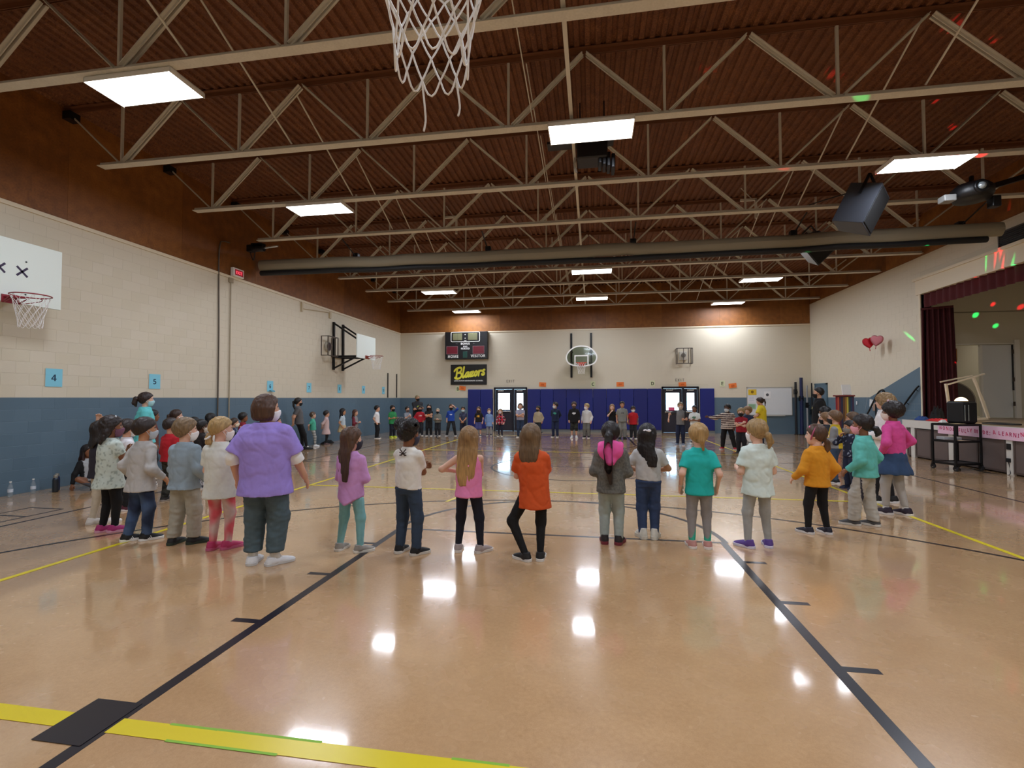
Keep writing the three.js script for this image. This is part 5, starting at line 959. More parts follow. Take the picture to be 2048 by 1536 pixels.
  if (o.glasses) mesh('glasses', merge([new THREE.TorusGeometry(.08, .012, 6, 16).translate(.14, .47, .41), new THREE.TorusGeometry(.08, .012, 6, 16).translate(-.14, .47, .41)]).applyMatrix4(hp.matrix), flatM(0x1a1a1a, .4), g);
  // ---- shoes ----
  const so = o.shoes ?? {}, fL = .168 * H * (1 + .02 * adult);
  legs.forEach(({ A, yaw, fy }) => { const s = new THREE.Group(); s.name = 'shoe'; g.add(s); s.position.set(A[0], fy * H, A[2]); s.rotation.y = yaw; s.scale.set(fL * (so.wide ?? 1.06), fL * (so.tall ?? 1), fL); if (o.sit) s.rotation.x = -.5; mesh('upper', shoeUpper, flatM(so.upper ?? 0x26262a, .6), s); mesh('sole', shoeSole, flatM(so.sole ?? 0xe8e6e0, .6), s); if (near && so.lace !== null) mesh('laces', shoeLace, flatM(so.lace ?? so.sole ?? 0xe8e6e0), s); if (so.stripe && near) mesh('side_stripes', merge([-1, 1].flatMap((q) => [0, 1, 2].map((i) => bar(new THREE.Vector3(q * .168, .09, .06 + i * .07), new THREE.Vector3(q * .135, .22, .0 + i * .07), .03, .028)))), flatM(so.stripe), s); });
  if (o.wristband) { const { E: q, W } = arms[o.wristband[0]]; const m = lerp3(q, W, .9); mesh('wristband', orient(new THREE.CylinderGeometry(r(.019), r(.019), .015, 16), vv(lerp3(q, W, .86)), vv(lerp3(q, W, .93))), flatM(o.wristband[1]), g); }
  return g;
}

// skin tones
const SK = { fair: 0xe2b49c, light: 0xd8a588, tan: 0xc08a66, brown: 0x8a5a3e, dark: 0x5a3826 };
const HR = { blonde: 0xb0905c, dirty: 0x8a6c48, brown: 0x4a3020, dark: 0x261812, black: 0x14100f, auburn: 0x5a3018 };
const L = lin;
// ---- front row, backs to the camera ----
person({ x: -2.41, d: 4.63, H: 1.25, face: 8, headYaw: 28, arms: 'clasp', skin: SK.fair, hair: { type: 'long', color: 0x50341f, tip: 0x3e281a, len: 1.35, width: 1.05, tilt: -.1 }, mask: 0x2a2a38, top: { color: 0xd29ad6, sleeve: 'long', hem: -.12, curve: .6, amp: .007 }, bottom: { type: 'leggings', color: 0x80b8bc }, shoes: { upper: 0x9a948c, sole: 0xe4e0d8 }, feet: [[.1, .0, 4], [-.09, .0, -42]], label: 'girl with long brown hair in lavender top and teal leggings' });
person({ x: -1.81, d: 4.65, H: 1.31, face: 14, headYaw: 22, arms: 'cross', skin: SK.brown, hair: { type: 'puffs', color: HR.black, frizz: .035, thick: .08 }, mask: 0x3a3848, top: { color: 0xe6e2da, hem: .0, lattice: 0x3a2a22, slant: .12, amp: .006 }, bottom: { type: 'jeans', color: 0x33445a }, shoes: { upper: 0x16161a, sole: 0xd8d4cc, lace: null }, feet: [[.075, 0, 6], [-.075, 0, -26]], label: 'girl with two black hair puffs in white tee and dark jeans' });
person({ x: -1.23, d: 4.8, H: 1.26, face: 0, arms: 'cross', armL: [[.13, .62, .1], [1, -.5, -.2]], skin: SK.fair, hair: { type: 'long', color: 0x8a6a44, tip: 0xb48c58, len: 1.55, width: 1.0, thick: .06, tilt: .06 }, top: { color: 0xf08cc0, sleeve: 'none', hem: -.06, amp: .008 }, bottom: { type: 'leggings', color: 0x161828 }, shoes: { upper: 0xa89a98, sole: 0xe2dcd6 }, feet: [[.085, 0, 10], [-.095, 0, -40]], label: 'girl with very long blonde hair in pink tank top and navy leggings' });
person({ x: -.6, d: 4.76, H: 1.29, face: -4, arms: 'high_clasp', headYaw: 14, sway: -.03, skin: SK.fair, hair: { type: 'long', color: 0x6e563c, tip: 0x5a4430, len: .62, width: .95 }, top: { color: 0xd2531c, hem: -.13, ease: .022, flare: .02, wide: .012, amp: .008 }, bottom: { type: 'leggings', color: 0x0c0c0e, tuck: 0, rise: .06 }, shoes: { upper: 0x1c1c1e, sole: 0xe6e4e0, lace: 0x2a2a2c }, feet: [[.035, -.1, 50, 0, .15], [-.075, -.075, -4]], knee: [[1, 0, .35], [0, 0, 1]], label: 'girl in orange tee and black leggings standing with one knee bent' });
person({ x: .19, d: 5.31, H: 1.29, face: 4, arms: 'bent', skin: SK.tan, hair: { type: 'pony', color: 0x18100e, tip: 0x241614, tail: [[.05, .6, -.42], [.06, .4, -.66], [.1, -.25, -.86], [.08, -1.0, -.84], [.0, -1.7, -.66]], tr: .19, tie: 0xc8202c, tiePos: [.05, .5, -.53], tieR: .1, tieRot: .6 }, top: { color: 0x63635f, sleeve: 'long', hem: -.08, ease: .022, hood: 0xec5ca8, name: 'hoodie', pattern: patterns.fleck(L(0x6a6a64), L(0x595955), 60, .1) }, bottom: { type: 'jeans', color: 0xa4b2b0 }, shoes: { upper: 0x2a2426, sole: 0x7a2c3a, lace: null, tall: 1.2 }, feet: [[.055, 0, 6], [-.06, 0, -14]], label: 'girl in grey hoodie with pink hood and waist long dark ponytail' });
person({ x: .6, d: 5.56, H: 1.26, face: 0, headYaw: 20, arms: [[.07, .57, .12], [1, -.2, -.5]], skin: SK.tan, hair: { type: 'long', color: 0x151011, len: 1.0, width: .92, thick: .07, frizz: .012, tilt: -.28, bow: 0xe8e4e8, bowPos: [-.1, .72, -.5] }, top: { color: 0xc4c2c0, hem: .01, slant: .06, amp: .006 }, bottom: { type: 'jeans', color: 0x34466a, rise: .1 }, shoes: { upper: 0xe0ddd2, sole: 0xd8d4c8, tall: 1.5, lace: null }, feet: [[.05, 0, 18], [-.05, 0, -18]], label: 'girl with wavy black hair in grey tee, blue jeans and white boots' });
person({ x: 1.08, d: 5.3, H: 1.28, face: 0, arms: 'down', skin: SK.fair, hair: { type: 'pony', color: 0xa88654, tip: 0x9a7848, tail: [[0, .78, -.4], [0, .72, -.54], [-.04, .3, -.56], [-.1, -.12, -.5]], tr: .13, tie: 0xd8c060, tiePos: [0, .76, -.5], tieR: .07 }, top: { color: 0x1fb4ac, hem: -.07, flare: .004, amp: .006, wide: .006 }, bottom: { type: 'leggings', color: 0x908c8c, pattern: (x, y) => y < .13 + .05 * Math.sin(x * 50 + 1) ? L(0x35b094) : L(0x94908f) }, shoes: { upper: 0xc89088, sole: 0xeae4de, lace: 0xf0e8e4 }, feet: [[.06, 0, 4], [-.06, 0, -8]], wristband: [0, 0xd8c8b8], label: 'blonde girl in teal tee and grey leggings with teal cuffs' });
person({ x: 1.68, d: 5.42, H: 1.32, face: -14, headYaw: -18, arms: 'bent', skin: SK.fair, hair: { type: 'pony', color: 0x9a7c50, tip: 0xa08050, tail: [[.0, .42, -.42], [-.1, .34, -.54], [-.22, .05, -.55], [-.2, -.22, -.48]], tr: .14, tie: 0xd8d0c0, tiePos: [-.06, .38, -.5], tieR: .08 }, mask: 0xe8e4e4, top: { color: 0xd6e2da, hem: -.1, ease: .02, flare: .018, curve: .12, wide: .014, amp: .01 }, bottom: { type: 'leggings', color: 0xa4a4a0 }, shoes: { upper: 0x5a3f8c, sole: 0xd8d4e4, lace: 0x8c3c90 }, feet: [[.085, 0, 30], [-.08, 0, -22]], label: 'blonde girl with low ponytail in pale mint tee and purple sneakers' });
// ---- left group, facing the middle ----
person({ x: -3.03, d: 4.17, H: 1.575, face: -8, headYaw: 48, bulk: 1.32, arms: 'down', armL: [[.16, .5, .02], [.5, 0, -1]], armR: [[.165, .49, .08], [.5, 0, -1]], skin: SK.light, headScale: 1.02, hair: { type: 'bob', color: 0x4e3220, tip: 0x3a2418, thick: .08, front: .34 }, mask: 0xf0eef0, top: { color: 0xa48fe2, hem: -.1, ease: .03, flare: .012, wide: .014, sleeveLen: .86, under: 0xf0eeea, underLen: .22, amp: .007 }, bottom: { type: 'sweats', color: 0x52646c, len: .075 }, shoes: { upper: 0xe8e8ea, sole: 0xd8d8d8, lace: null, tall: .75 }, feet: [[.065, -.01, 14], [-.07, -.02, -40]], curl: .35, label: 'woman with brown bob in purple tee over white sleeves' });
person({ x: -3.76, d: 4.47, H: 1.35, face: -8, headYaw: 44, arms: 'clasp', skin: SK.fair, hair: { type: 'pony', slope: 1.4, color: 0xb0905c, tail: [[.02, .3, -.4], [.05, .16, -.5], [.06, -.05, -.5], [.04, -.12, -.36]], tr: .13, tie: 0xeeeae4, tiePos: [.05, .16, -.52], tieR: .12 }, mask: 0xe8e0dc, top: { color: 0xdedfd6, hem: -.11, ease: .02, flare: .016, sleeve: 'short', wide: .006, amp: .008 }, bottom: { type: 'leggings', color: 0xe06a74, pattern: patterns.tiedye(L(0xe0606c), L(0xd9c0bc)) }, shoes: { upper: 0xc4386c, sole: 0xd06a90, lace: null }, feet: [[.05, .0, -2], [-.055, .02, -34]], label: 'blonde girl in white sleeveless top and pink tie-dye leggings' });
person({ x: -4.28, d: 4.58, H: 1.33, face: 0, headYaw: 34, arms: 'down', armR: [[.15, .5, .06], [.4, 0, -1]], armL: 'clasp', skin: SK.fair, hair: { type: 'short', color: 0x7a6244, thick: .1, front: .36, low: .04, frizz: .015 }, mask: 0xf0eeee, top: { color: 0x93a4b0, sleeve: 'long', hem: -.06, ease: .022, flare: .014, amp: .009 }, bottom: { type: 'sweats', color: 0xa8a496, len: .055 }, shoes: { upper: 0x1e2024, sole: 0x2c3a30, lace: null }, feet: [[.07, -.02, 4], [-.075, .02, -40]], label: 'boy with light brown hair in blue-grey sweatshirt and grey sweatpants' });
person({ x: -4.87, d: 4.63, H: 1.33, face: 16, headYaw: 18, arms: 'down', armR: [[.13, .5, .1], [.4, 0, -1]], lean: .06, skin: SK.tan, hair: { type: 'short', color: 0x2a1c16, thick: .09, front: .42, slope: 1.35 }, mask: 0xb8c0c8, top: { color: 0xbab7b4, sleeve: 'long', hem: -.1, ease: .022, flare: .014, amp: .01 }, bottom: { type: 'jeans', color: 0x2a3a58, pattern: patterns.tiedye(L(0x1c2842), L(0x44597c)) }, shoes: { upper: 0x131316, sole: 0xe8e6e2, stripe: 0xeeeeee, lace: 0x131316 }, feet: [[.05, -.06, -14], [-.06, .02, -22]], label: 'dark haired boy in grey long sleeve and jeans with striped black sneakers' });
person({ x: -5.51, d: 4.84, H: 1.34, face: 18, headYaw: 20, arms: 'high_clasp', skin: SK.brown, hair: { type: 'long', color: 0x221512, len: .35, width: 1.1, thick: .09, frizz: .02, bow: 0xe8ecf4, bowPos: [-.1, 1.0, .12] }, mask: 0x7a5068, top: { color: 0xc8d4cc, hem: -.12, ease: .024, flare: .03, sleeveLen: .55, pattern: patterns.fleck(L(0xccd8d0), L(0xa2b0a8), 48, .28), amp: .007 }, bottom: { type: 'leggings', color: 0x0e0e14 }, shoes: { upper: 0xb4347a, sole: 0xe0a8c0, lace: 0xe6c8d8 }, feet: [[.05, -.02, -20], [-.04, .03, -28]], label: 'girl with white bow in pale floral top and magenta sneakers' });
person({ headYaw: 5, x: -5.98, d: 5.13, H: 1.27, face: 20, arms: 'clasp', armL: 'raise', skin: SK.fair, hair: { type: 'long', color: 0x1d1412, len: .4 }, top: { color: 0x2c2a36, sleeve: 'short', hem: -.05 }, bottom: { type: 'leggings', color: 0xcfc6b4 }, shoes: { upper: 0xe8e6e2, sole: 0xd8d4cc }, feet: [[.05, -.03, 0], [-.04, .05, -10]], label: 'child in cream leggings and white shoes hidden behind the floral top girl' });
person({ headYaw: 0, x: -6.37, d: 5.83, H: 1.25, face: 30, arms: 'bent', skin: SK.light, hair: { type: 'short', color: 0x2e211b, thick: .1, low: -.05, frizz: .01 }, mask: 0xe8e8e8, top: { color: 0xe8e6ea, hem: -.02 }, bottom: { type: 'pants', color: 0x131318 }, shoes: { upper: 0x5a2434, sole: 0xe0d8d4 }, label: 'child in white tee, black trousers and maroon sneakers' });
person({ x: -7.83, d: 7.5, H: 1.65, face: 42, headYaw: 0, arms: 'down', bulk: 1.08, skin: SK.fair, hair: { type: 'pony', color: 0x2c1c18, tail: [[0, .62, -.44], [0, .56, -.64], [0, .25, -.72], [0, .02, -.62]], tr: .16, frizz: .015, tie: 0x8a7a9a, tiePos: [0, .62, -.52] }, mask: 0xa8d4dc, top: { color: 0x66c8ca, hem: -.06, ease: .018 }, bottom: { type: 'jeans', color: 0x2a3448 }, label: 'woman with dark ponytail and surgical mask in aqua tee' });
person({ x: -6.28, d: 6.45, H: 1.25, face: 12, headYaw: 16, arms: 'bent', skin: SK.light, hair: { type: 'short', color: 0x2a1d18, thick: .06, front: .36, slope: 1.35 }, mask: 0x1a1a1c, top: { color: 0xb01422, hem: -.02, ease: .02, sleeve: 'long' }, bottom: { type: 'pants', color: 0x32332c, pattern: patterns.fleck(L(0x3a3a32), L(0x1c1d1a), 22, .05) }, shoes: { upper: 0x2c2a2a, sole: 0x9a948c }, feet: [[.05, -.02, -6], [-.05, .08, -12]], label: 'boy in red shirt with black mask and dark camouflage trousers' });
person({ headYaw: 0, x: -8.5, d: 8.3, H: 1.325, face: 35, arms: 'down', skin: SK.brown, hair: { type: 'short', color: HR.black, thick: .06 }, top: { color: 0x6a3a34, sleeve: 'short' }, bottom: { type: 'pants', color: 0x24262c }, label: 'child with short black hair half hidden behind the aqua tee woman' });
person({ headYaw: 0, x: -8.4, d: 8.75, H: 1.315, face: 40, arms: 'clasp', skin: SK.fair, hair: { type: 'pony', color: 0x3a271e, tail: [[0, .6, -.44], [0, .5, -.62], [0, .2, -.62], [0, -.05, -.5]], tr: .12 }, mask: 0xf0eeee, top: { color: 0x5a5a66, sleeve: 'short' }, bottom: { type: 'leggings', color: 0x24242c }, label: 'girl with brown ponytail and white mask behind the red shirt boy' });
person({ headYaw: 0, x: -8.3, d: 9.1, H: 1.15, face: 40, arms: 'down', skin: SK.tan, hair: { type: 'short', color: HR.black }, top: { color: 0x3a4a5a }, bottom: { type: 'pants', color: 0x1e2024 }, cap: 0x1a1c22, label: 'small child in dark cap against the blue wall' });
person({ headYaw: 10, x: -6.64, d: 7.43, H: 1.18, face: 24, arms: 'fore', skin: SK.dark, hair: { type: 'short', color: 0x120d0c, thick: .07, frizz: .01 }, mask: 0xd8d0c4, top: { color: 0x201a1a, hem: -.03 }, bottom: { type: 'pants', color: 0x121318, pattern: (x, y, z) => x < -.05 && Math.abs(z) < .028 && Math.sin(z * 640) > -.1 ? L(0xe8e8ec) : L(0x121318) }, shoes: { upper: 0x1e2638, sole: 0xdcdcdc }, feet: [[.05, 0, -4], [-.055, .02, -10]], label: 'boy in black with three white stripes down the trousers' });
person({ headYaw: 0, x: -8.3, d: 9.55, H: 1.22, face: 40, arms: 'down', skin: SK.tan, hair: { type: 'long', color: HR.black, len: .7, thick: .07 }, top: { color: 0xe4e2da, sleeve: 'short' }, bottom: { type: 'leggings', color: 0x2a2c34 }, label: 'girl with black hair in cream tee standing against the blue wall' });
person({ x: -8.0, d: 9.9, H: 1.1, face: 55, headYaw: 0, arms: 'face', skin: SK.light, hair: { type: 'short', color: 0x3a2c22 }, mask: 0xe4dcc4, top: { color: 0x242c46, sleeve: 'long', pattern: patterns.fleck(L(0x242c46), L(0x8a93a8), 40, .25) }, bottom: { type: 'pants', color: 0x1c1e26 }, label: 'small child in navy speckled top with hands raised to the mask' });
person({ x: -8.33, d: 10.6, H: 1.2, face: 50, headYaw: 0, arms: 'down', skin: SK.brown, hair: { type: 'short', color: 0x120e0e, thick: .09 }, top: { color: 0x8c1f2c, hem: -.03 }, bottom: { type: 'pants', color: 0x26262c }, label: 'boy with black hair in dark red tee beyond the navy speckled child' });
person({ headYaw: 0, x: -8.05, d: 11.5, H: 1.06, face: 70, arms: 'down', skin: SK.light, hair: { type: 'short', color: 0x2a1d18, low: 0, thick: .08 }, mask: 0xd88aa0, top: { color: 0x2c2c3c }, bottom: { type: 'pants', color: 0x1c1e26 }, label: 'small child in pink mask between the purple tee woman and the wall' });
person({ x: -8.68, d: 13.46, H: 1.56, face: 52, headYaw: 4, arms: 'back', lean: -.1, skin: SK.light, hair: { type: 'pony', color: 0x15110f, tail: [[0, .62, -.44], [0, .5, -.6], [0, .0, -.56], [0, -.5, -.45]], tr: .13 }, mask: 0x141416, top: { color: 0x605f60, hem: -.02 }, bottom: { type: 'leggings', color: 0x0e0e10 }, shoes: { upper: 0x121214, sole: 0x18181a }, feet: [[.05, .06, 0], [-.05, .13, -4]], label: 'woman leaning on the wall in grey tee, black leggings and black mask' });
person({ headYaw: 0, x: -8.78, d: 14.35, H: 1.11, face: 62, arms: 'back', lean: -.05, skin: SK.fair, hair: { type: 'short', color: 0x5a4230, low: -.05, thick: .08, band: 0xe0d8c0 }, top: { color: 0x4fb496, hem: -.03 }, bottom: { type: 'leggings', color: 0x9a9a98, pattern: patterns.stripes(L(0xb4b2ac), L(0x84847f), 26) }, shoes: { upper: 0xe8e8e8, sole: 0xd8d8d8 }, feet: [[.06, .06, 10], [-.05, .06, -10]], label: 'little girl in mint tee, headband and striped leggings by the wall' });
person({ headYaw: 0, x: -8.68, d: 14.95, H: 1.14, face: 58, arms: 'back', skin: SK.light, hair: { type: 'short', color: 0x211713, thick: .08, low: 0 }, top: { color: 0xd2b4b0, sleeve: 'long', hem: -.19, flare: .04, name: 'tunic' }, bottom: { type: 'leggings', color: 0x141418 }, shoes: { upper: 0x5a3c3a, sole: 0x8a7a72 }, label: 'child in pale pink tunic and black leggings by the wall' });
person({ headYaw: 0, x: -8.4, d: 15.5, H: 1.2, face: 70, arms: 'down', skin: SK.tan, hair: { type: 'long', color: 0x17100e, len: .9, sides: true }, top: { color: 0xb9c8d0, print: 0x6a8aa0 }, bottom: { type: 'skirt', color: 0xc8b48a }, shoes: { upper: 0x6a5a50 }, label: 'girl with long black hair in pale blue tee and tan skirt' });
person({ headYaw: 0, x: -8.2, d: 16.0, H: 1.15, face: 90, arms: 'clasp', skin: SK.light, hair: { type: 'long', color: 0x4a2c1e, len: .6, sides: true }, top: { color: 0x8e8a88, sleeve: 'long', sleeves: 0x7a2c3a }, bottom: { type: 'leggings', color: 0x6a2c38 }, label: 'girl with auburn hair in grey top with maroon sleeves' });
person({ headYaw: 0, x: -8.16, d: 17.67, H: 1.27, face: 80, arms: 'down', skin: SK.light, hair: { type: 'short', color: HR.black, thick: .07 }, top: { color: 0xeceae8, hem: -.03 }, bottom: { type: 'pants', color: 0x121216 }, label: 'boy in plain white tee and black trousers near the far left corner' });
person({ headYaw: 0, x: -7.75, d: 18.19, H: 1.27, face: 120, arms: 'bent', skin: SK.tan, hair: { type: 'short', color: HR.black, thick: .07 }, mask: 0x141416, top: { color: 0x2f8a4e, hem: -.08, ease: .02 }, bottom: { type: 'pants', color: 0x161a2a }, shoes: { upper: 0xb8cc2a, sole: 0xd8e060 }, label: 'boy in green tee with lime shoes' });
person({ headYaw: 0, x: -7.42, d: 18.9, H: 1.21, face: 125, arms: 'high_clasp', skin: SK.light, hair: { type: 'short', color: 0x1c1614, thick: .07, low: 0 }, mask: 0x6a5a58, top: { color: 0x8a8f98, hem: -.02 }, bottom: { type: 'shorts', color: 0x8fb0d0 }, label: 'child in grey top and light blue shorts with hands together' });
person({ x: -7.4, d: 20.0, H: 1.68, face: 150, headYaw: -20, bulk: 1.15, arms: 'cross', skin: SK.tan, hair: { type: 'short', color: 0x8a7a58, thick: .04 }, mask: 0x141416, top: { color: 0x2a2a2e, sleeve: 'long', hem: -.06, print: 0xb8c84a, px: .03 }, bottom: { type: 'pants', color: 0x1a1a1e }, label: 'tall man in black with a yellow-green chest print in the far corner' });
person({ x: -7.0, d: 19.25, H: 1.23, face: 160, arms: 'pocket', skin: SK.tan, hair: { type: 'short', color: HR.black }, mask: 0x141416, top: { color: 0xb8202e, sleeve: 'long', hem: -.04, ease: .02, print: 0xe8d8d8, name: 'hoodie' }, bottom: { type: 'pants', color: 0x2a2a30 }, label: 'boy in red hoodie with white chest print' });
person({ x: -6.6, d: 19.2, H: 1.3, face: 165, arms: 'cross', skin: SK.light, hair: { type: 'long', color: 0x1a1412, len: .4 }, mask: 0x141416, top: { color: 0x161618, hem: -.02, print: 0xd8803a, ph: .02 }, bottom: { type: 'pants', color: 0x121214 }, label: 'child in black tee with arms crossed next to the red hoodie boy' });
person({ x: -6.25, d: 19.27, H: 1.13, face: 170, arms: 'clasp', skin: SK.fair, hair: { type: 'short', color: 0xa89a80, thick: .05 }, mask: 0x18181a, top: { color: 0x77766c, sleeve: 'long', hem: -.02 }, bottom: { type: 'pants', color: 0x22242a }, label: 'small boy with pale hair in grey-green sweater' });
person({ x: -5.71, d: 19.37, H: 1.3, face: 170, armL: [[.1, .93, .1], [1, 0, .2]], armR: 'down', skin: SK.light, hair: { type: 'short', color: 0x4a3020 }, mask: 0x141416, top: { color: 0x1f48a8, sleeve: 'threequarter', hem: -.04, print: 0xe4e8f0, ph: .012 }, bottom: { type: 'pants', color: 0x222428 }, shoes: { upper: 0x1a1a1c, sole: 0xe8e8e8 }, feet: [[.13, 0, 14], [-.13, 0, -14]], label: 'boy in royal blue shirt lifting a hand, legs apart' });
person({ x: -5.16, d: 19.2, H: 1.21, face: 175, arms: [[.02, .5, .13], [1, -.1, -.5]], skin: SK.tan, hair: { type: 'short', color: HR.black, thick: .07 }, mask: 0xb8ccd4, top: { color: 0x30344a, hem: -.04, pattern: patterns.fleck(L(0x30344a), L(0x5a607a), 40, .3) }, bottom: { type: 'pants', color: 0x1c2032 }, label: 'boy in navy speckled tee with hands joined low' });
person({ x: -4.54, d: 19.3, H: 1.2, face: 180, arms: 'down', skin: SK.light, hair: { type: 'long', color: 0x4a3424, len: .8, sides: true, thick: .08 }, mask: 0x3a2c28, top: { color: 0x161416, hem: -.02, print: 0xe0a030, ph: .035 }, bottom: { type: 'shorts', color: 0x4a4e8a, len: .22 }, label: 'girl in black tee with golden print and blue-violet shorts' });
person({ x: -4.18, d: 19.64, H: 1.12, face: 172, arms: 'down', skin: SK.fair, hair: { type: 'short', color: 0x7a5c40, low: 0, thick: .07 }, mask: 0xeceaea, top: { color: 0x7f9cc8, sleeve: 'long', hem: -.16, flare: .03, name: 'tunic' }, bottom: { type: 'leggings', color: 0xa8a8ac }, label: 'small child in long light blue shirt and grey leggings' });
person({ x: -3.68, d: 19.47, H: 1.12, face: 184, arms: 'down', skin: SK.fair, hair: { type: 'long', color: 0xa08058, len: .7, sides: true }, mask: 0xe0d0d0, top: { color: 0xb02a3c, sleeve: 'long', hem: -.08, pattern: patterns.plaid(L(0xc02c40), L(0x2a1820)) }, bottom: { type: 'leggings', color: 0x1c2034 }, label: 'girl with fair hair in red plaid shirt by the left double door' });
person({ x: -2.81, d: 19.1, H: 1.35, face: 176, arms: 'cross', skin: SK.light, hair: { type: 'bob', color: 0x6a5038 }, top: { color: 0x9a98a8, hem: .0, ease: .02, wide: .01 }, bottom: { type: 'jeans', color: 0x2a3a54 }, shoes: { upper: 0x1c1c22 }, label: 'older girl in grey-lilac tee with arms crossed before the left double door' });
person({ x: -2.17, d: 19.7, H: 1.23, face: 186, headYaw: 20, arms: 'down', skin: SK.tan, hair: { type: 'short', color: 0x1c1614 }, mask: 0x2a2624, top: { color: 0xb4a284, sleeve: 'long', hem: -.04, ease: .02 }, bottom: { type: 'pants', color: 0x2c3036 }, label: 'boy in beige sweater in front of the blue pads' });
person({ x: -1.45, d: 19.35, H: 1.38, face: 190, headYaw: 35, arms: 'back', skin: SK.light, hair: { type: 'short', color: 0x2a1f18, thick: .1 }, mask: 0xd8dcdc, top: { color: 0x182440, sleeve: 'long', hem: -.06, print: 0x4aa890, ph: .03 }, bottom: { type: 'jeans', color: 0x1e2a48 }, label: 'boy in navy sweatshirt with green chest print' });
person({ x: -.7, d: 19.0, H: 1.4, face: 180, arms: 'down', skin: SK.light, hair: { type: 'short', color: 0x3a2a1e, thick: .11, front: .42 }, mask: 0x5a4a44, top: { color: 0x0f0f12, sleeve: 'long', hem: -.08, ease: .02, print: 0xe8e8e8, ph: .028, name: 'hoodie' }, bottom: { type: 'pants', color: 0x2c2e28, len: .2, pattern: patterns.fleck(L(0x34362c), L(0x16171a), 24, .05) }, shoes: { upper: 0xe0e0de }, label: 'boy in black hoodie with white lettering and camouflage trousers' });
person({ x: -.22, d: 19.1, H: 1.34, face: 196, headYaw: 30, arms: 'down', skin: SK.fair, hair: { type: 'short', color: 0xa08a5c, thick: .08 }, mask: 0xe8e6e4, top: { color: 0xdcdad6, sleeve: 'long', hem: -.07 }, bottom: { type: 'sweats', color: 0x6c6c68, pattern: (x, y, z, nx) => Math.abs(nx) > .85 ? L(0x16161a) : L(0x74746e) }, label: 'blond boy in white long sleeve and grey trousers with black side stripe' });
person({ x: .74, d: 19.02, H: 1.31, face: 182, arms: 'down', armR: 'face', skin: SK.fair, hair: { type: 'long', color: 0x8a6a48, len: .6 }, top: { color: 0x121214, sleeve: 'short', hem: -.04 }, bottom: { type: 'leggings', color: 0x121216 }, shoes: { upper: 0xe0dcd8 }, feet: [[.04, 0, 6], [-.12, 0, -10]], label: 'girl in all black covering her face with one hand' });
person({ x: 1.1, d: 18.8, H: 1.42, face: 178, arms: 'down', skin: SK.tan, hair: { type: 'short', color: 0x1c1412, thick: .08 }, top: { color: 0x84857f, hem: -.05, ease: .02, print: 0x2a2c2e, ph: .014 }, bottom: { type: 'sweats', color: 0x80817c }, shoes: { upper: 0x161618, sole: 0x1a1a1a }, label: 'tall boy in grey tee and grey sweatpants' });
person({ x: 1.52, d: 19.05, H: 1.24, face: 180, arms: 'down', skin: SK.brown, hair: { type: 'short', color: 0x14100f, thick: .08 }, mask: 0xe8ecec, top: { color: 0xc01c24, hem: -.07, ease: .022 }, bottom: { type: 'pants', color: 0x26282c }, label: 'boy in bright red tee and white mask beside the tall grey boy' });
// ---- right side ----
person({ x: 2.83, d: 16.6, H: 1.41, face: 196, headYaw: -16, arms: 'bent', armR: [[.26, .6, .05], [1, 0, -.4]], lean: .05, skin: SK.light, hair: { type: 'short', color: 0x7a6a4c, thick: .06 }, mask: 0xc0b4a8, top: { color: 0x7c7c7c, sleeve: 'short', sleeves: 0x2e2e32, hem: -.03 }, bottom: { type: 'jeans', color: 0x1a2440 }, shoes: { upper: 0x6a7486, sole: 0xd8dce4 }, feet: [[.05, 0, 10], [-.07, .02, -16]], label: 'boy in grey tee with dark sleeves stepping before the right double door' });
person({ x: 3.44, d: 17.5, H: 1.3, face: 200, headYaw: 20, arms: 'clasp', skin: SK.brown, hair: { type: 'short', color: 0x16110f, thick: .04 }, top: { color: 0xe4e8e2, hem: -.02, ease: .02, print: 0x5a8a6a, ph: .035 }, bottom: { type: 'shorts', color: 0xb4a890 }, label: 'boy in white tee with green print and light shorts' });
person({ x: 3.98, d: 15.5, H: 1.36, face: 205, lean: -.12, headYaw: 20, armR: [[.36, .7, .04], [0, -1, -.2]], armL: 'down', bulk: 1.12, skin: SK.dark, hair: { type: 'short', color: 0x100c0c, thick: .06 }, mask: 0xdce4e8, top: { color: 0xd8c8b8, sleeve: 'long', hem: -.06, ease: .03, pattern: (x, y) => ((Math.floor((y + x * .02) * 44) % 2) ? L(0x3a1c20) : L(0xdcccbc)) }, bottom: { type: 'pants', color: 0x141418 }, shoes: { upper: 0xb8202c, sole: 0xd8d0cc }, feet: [[.15, 0, 10], [-.1, .02, -14]], label: 'child in maroon and cream striped sweater stretching out one arm' });
person({ x: 4.12, d: 14.6, H: 1.26, face: 205, arms: 'cross', skin: SK.fair, hair: { type: 'short', color: 0x9a8258, thick: .1, front: .4, frizz: .01 }, mask: 0x161618, top: { color: 0x9c1c2a, hem: -.04, ease: .02, print: 0xd8d8d8, ph: .012 }, bottom: { type: 'pants', color: 0x1c1c22 }, shoes: { upper: 0x1c1c1e, sole: 0x2a2a2a }, label: 'blond boy with black mask and arms crossed in dark red tee' });
person({ x: 4.62, d: 15.7, H: 1.28, face: 215, arms: 'bent', skin: SK.light, hair: { type: 'curly', color: 0x8a6a44, frizz: .03 }, top: { color: 0x262c46, sleeve: 'long' }, bottom: { type: 'leggings', color: 0x6a6a70 }, label: 'child in navy top peeking out behind the arms crossed blond boy' });
